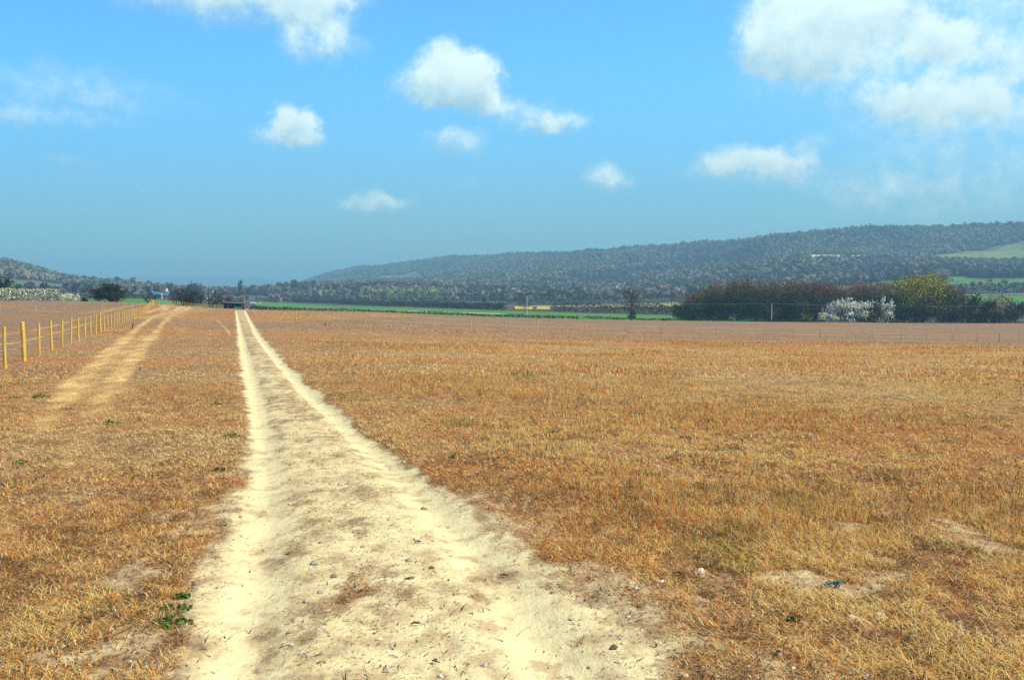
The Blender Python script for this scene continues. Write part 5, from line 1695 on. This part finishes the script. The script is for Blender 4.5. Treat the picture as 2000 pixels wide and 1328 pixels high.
CLOUDS = [  # u, v, half width, half height (photo pixels), density
    (440, 0, 235, 62, .62), (620, 20, 95, 60, .62), (520, -30, 260, 50, .7),
    (640, 95, 96, 46, .66),
    (880, 150, 92, 62, 1.15), (850, 182, 100, 42, .7), (925, 165, 62, 58, .8), (965, 205, 80, 30, .42), (1095, 238, 76, 30, .48), (1020, 230, 110, 40, .30), (893, 282, 74, 36, .55),
    (582, 246, 50, 46, .95), (545, 275, 62, 34, .52), (615, 284, 36, 24, .5),
    (1560, 60, 135, 105, 1.05), (1640, 20, 130, 80, .95), (1500, 100, 80, 50, .6), (1620, 110, 160, 44, .44), (1740, 40, 120, 60, .28), (1818, 85, 66, 44, 1.0), (1860, 30, 150, 60, .34),
    (1900, 180, 220, 110, .32), (1790, 205, 120, 46, .48), (1910, 198, 46, 36, .52), (1960, 100, 110, 90, .34), (1880, 310, 330, 140, .28), (1640, 160, 220, 80, .36), (1750, 420, 420, 90, .16),
    (1440, 316, 70, 40, .66), (1530, 320, 62, 36, .70), (1385, 330, 62, 22, .35), (1470, 345, 130, 30, .25),
    (1185, 350, 56, 34, .60), (732, 399, 88, 30, .62), (905, 362, 40, 20, .20), (1590, 280, 40, 26, .22), (1680, 370, 120, 40, .14),
    (60, 235, 220, 22, .26), (40, 185, 240, 50, .20), (180, 160, 190, 44, .15), (150, 315, 80, 22, .20), (300, 215, 190, 40, .14), (370, 440, 120, 22, .10), (180, 405, 40, 10, .12),
]


def world():
    w = bpy.data.worlds.new('World'); SC.world = w
    w.use_nodes = True
    nt = w.node_tree; nt.nodes.clear()
    L = nt.links
    out = nt.nodes.new('ShaderNodeOutputWorld'); bg = nt.nodes.new('ShaderNodeBackground')
    sky = nt.nodes.new('ShaderNodeTexSky'); sky.sky_type = 'NISHITA'; sky.sun_disc = False
    sky.sun_elevation = SUN_EL; sky.sun_rotation = SUN_AZ; sky.altitude = 50
    sky.air_density = 1.0; sky.dust_density = .3; sky.ozone_density = 1.6
    tc = nt.nodes.new('ShaderNodeTexCoord').outputs['Generated']
    sep = nt.nodes.new('ShaderNodeSeparateXYZ'); L.new(tc, sep.inputs[0])
    az = math_n(nt, 'ARCTAN2', sep.outputs[0], sep.outputs[1])
    el = math_n(nt, 'ARCSINE', sep.outputs[2])
    cmb = nt.nodes.new('ShaderNodeCombineXYZ'); L.new(az, cmb.inputs[0]); L.new(el, cmb.inputs[1])
    base = cmb.outputs[0]
    # ragged edges: the bearing/elevation pair is pushed about by noise
    nz = nt.nodes.new('ShaderNodeTexNoise'); nz.inputs['Scale'].default_value = 26; nz.inputs['Detail'].default_value = 7; nz.inputs['Roughness'].default_value = .62
    L.new(tc, nz.inputs['Vector'])
    sb = nt.nodes.new('ShaderNodeVectorMath'); sb.operation = 'SUBTRACT'; L.new(nz.outputs['Color'], sb.inputs[0]); sb.inputs[1].default_value = (.5, .5, .5)
    ml = nt.nodes.new('ShaderNodeVectorMath'); ml.operation = 'MULTIPLY'; L.new(sb.outputs[0], ml.inputs[0]); ml.inputs[1].default_value = (.055, .040, 0)
    ad = nt.nodes.new('ShaderNodeVectorMath'); ad.operation = 'ADD'; L.new(base, ad.inputs[0]); L.new(ml.outputs[0], ad.inputs[1])
    P = ad.outputs[0]
    dens = None; lift = None
    for u, v, hw, hh, s in CLOUDS:
        a = math.atan((u - 1000) / FPX); e = math.atan((HZ - v) / FPX * math.cos(a))
        q = nt.nodes.new('ShaderNodeVectorMath'); q.operation = 'SUBTRACT'; L.new(P, q.inputs[0]); q.inputs[1].default_value = (a, e, 0)
        q2 = nt.nodes.new('ShaderNodeVectorMath'); q2.operation = 'MULTIPLY'; L.new(q.outputs[0], q2.inputs[0]); q2.inputs[1].default_value = (FPX / hw * math.cos(a) ** 2 if False else FPX / hw, FPX / hh, 0)
        ln = nt.nodes.new('ShaderNodeVectorMath'); ln.operation = 'LENGTH'; L.new(q2.outputs[0], ln.inputs[0])
        f = maprange(nt, ln.outputs['Value'], 1.25, .10, 0.0, s)
        dens = f if dens is None else math_n(nt, 'ADD', dens, f)
        sp = nt.nodes.new('ShaderNodeSeparateXYZ'); L.new(q2.outputs[0], sp.inputs[0])
        g = math_n(nt, 'MULTIPLY', f, math_n(nt, 'ADD', math_n(nt, 'MULTIPLY', sp.outputs[1], .55), math_n(nt, 'MULTIPLY', sp.outputs[0], .12)))
        lift = g if lift is None else math_n(nt, 'ADD', lift, g)
    fine = noise_n(nt, tc, 44, 9, .64)
    grain = math_n(nt, 'MULTIPLY', math_n(nt, 'SUBTRACT', fine, .5), math_n(nt, 'MINIMUM', math_n(nt, 'MULTIPLY', dens, 2.4), 1.25))
    d2 = math_n(nt, 'ADD', dens, grain)
    cover = maprange(nt, d2, .02, .86, 0, .97)
    lit = math_n(nt, 'DIVIDE', lift, math_n(nt, 'ADD', dens, .05))
    lit = maprange(nt, math_n(nt, 'ADD', lit, math_n(nt, 'MULTIPLY', math_n(nt, 'SUBTRACT', fine, .5), .5)), -.46, .22)
    ccol = mix_c(nt, lit, (3.1, 5.3, 6.4), (7.6, 9.2, 8.8))
    # a hazy horizon, a clear blue band above it and an unseen zenith darkened to cut ambient fill
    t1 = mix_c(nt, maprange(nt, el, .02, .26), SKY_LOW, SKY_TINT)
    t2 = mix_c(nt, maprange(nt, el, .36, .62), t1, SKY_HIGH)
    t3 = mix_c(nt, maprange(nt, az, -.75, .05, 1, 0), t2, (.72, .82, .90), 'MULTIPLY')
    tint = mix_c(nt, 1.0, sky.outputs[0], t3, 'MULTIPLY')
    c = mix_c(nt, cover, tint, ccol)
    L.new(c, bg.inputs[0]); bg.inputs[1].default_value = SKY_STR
    L.new(bg.outputs[0], out.inputs[0])


SKY_TINT = (.72, 1.62, 1.95)
SKY_LOW = (.56, .84, .88)
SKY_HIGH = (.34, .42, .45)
SKY_STR = .095
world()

HAZE_D = 0.00029
mb = MB().box((0, 0, 0), (2 * (RMAX + 300), 2 * (RMAX + 300), 1))
top, bot = 290.0, float(min(_TZ.min(), -24.0)) - 1.5
o = mb.build('haze', bpy.data.materials.new('haze_air'))
o.scale = (1, 1, top - bot); o.location = (0, 0, (top + bot) / 2)
tag(o, 'pale blue haze filling the valley air', 'haze', kind='stuff')
nt, _, L = nodes(o.data.materials[0])
pv = nt.nodes.new('ShaderNodeVolumePrincipled')
pv.inputs['Color'].default_value = (.34, .71, 1.0, 1)
pv.inputs['Density'].default_value = HAZE_D
pv.inputs['Anisotropy'].default_value = 0.0
out = nt.nodes.new('ShaderNodeOutputMaterial')
L.new(pv.outputs[0], out.inputs['Volume'])

# ------------------------------------------------------------------ view
SC.view_settings.view_transform = 'Standard'
SC.view_settings.look = 'None'
SC.view_settings.exposure = 0.50
SC.view_settings.gamma = 1.0
SC.cycles.max_bounces = 6
SC.cycles.diffuse_bounces = 2
SC.cycles.transmission_bounces = 2
SC.cycles.volume_bounces = 0
SC.cycles.use_adaptive_sampling = False
SC.cycles.use_denoising = False
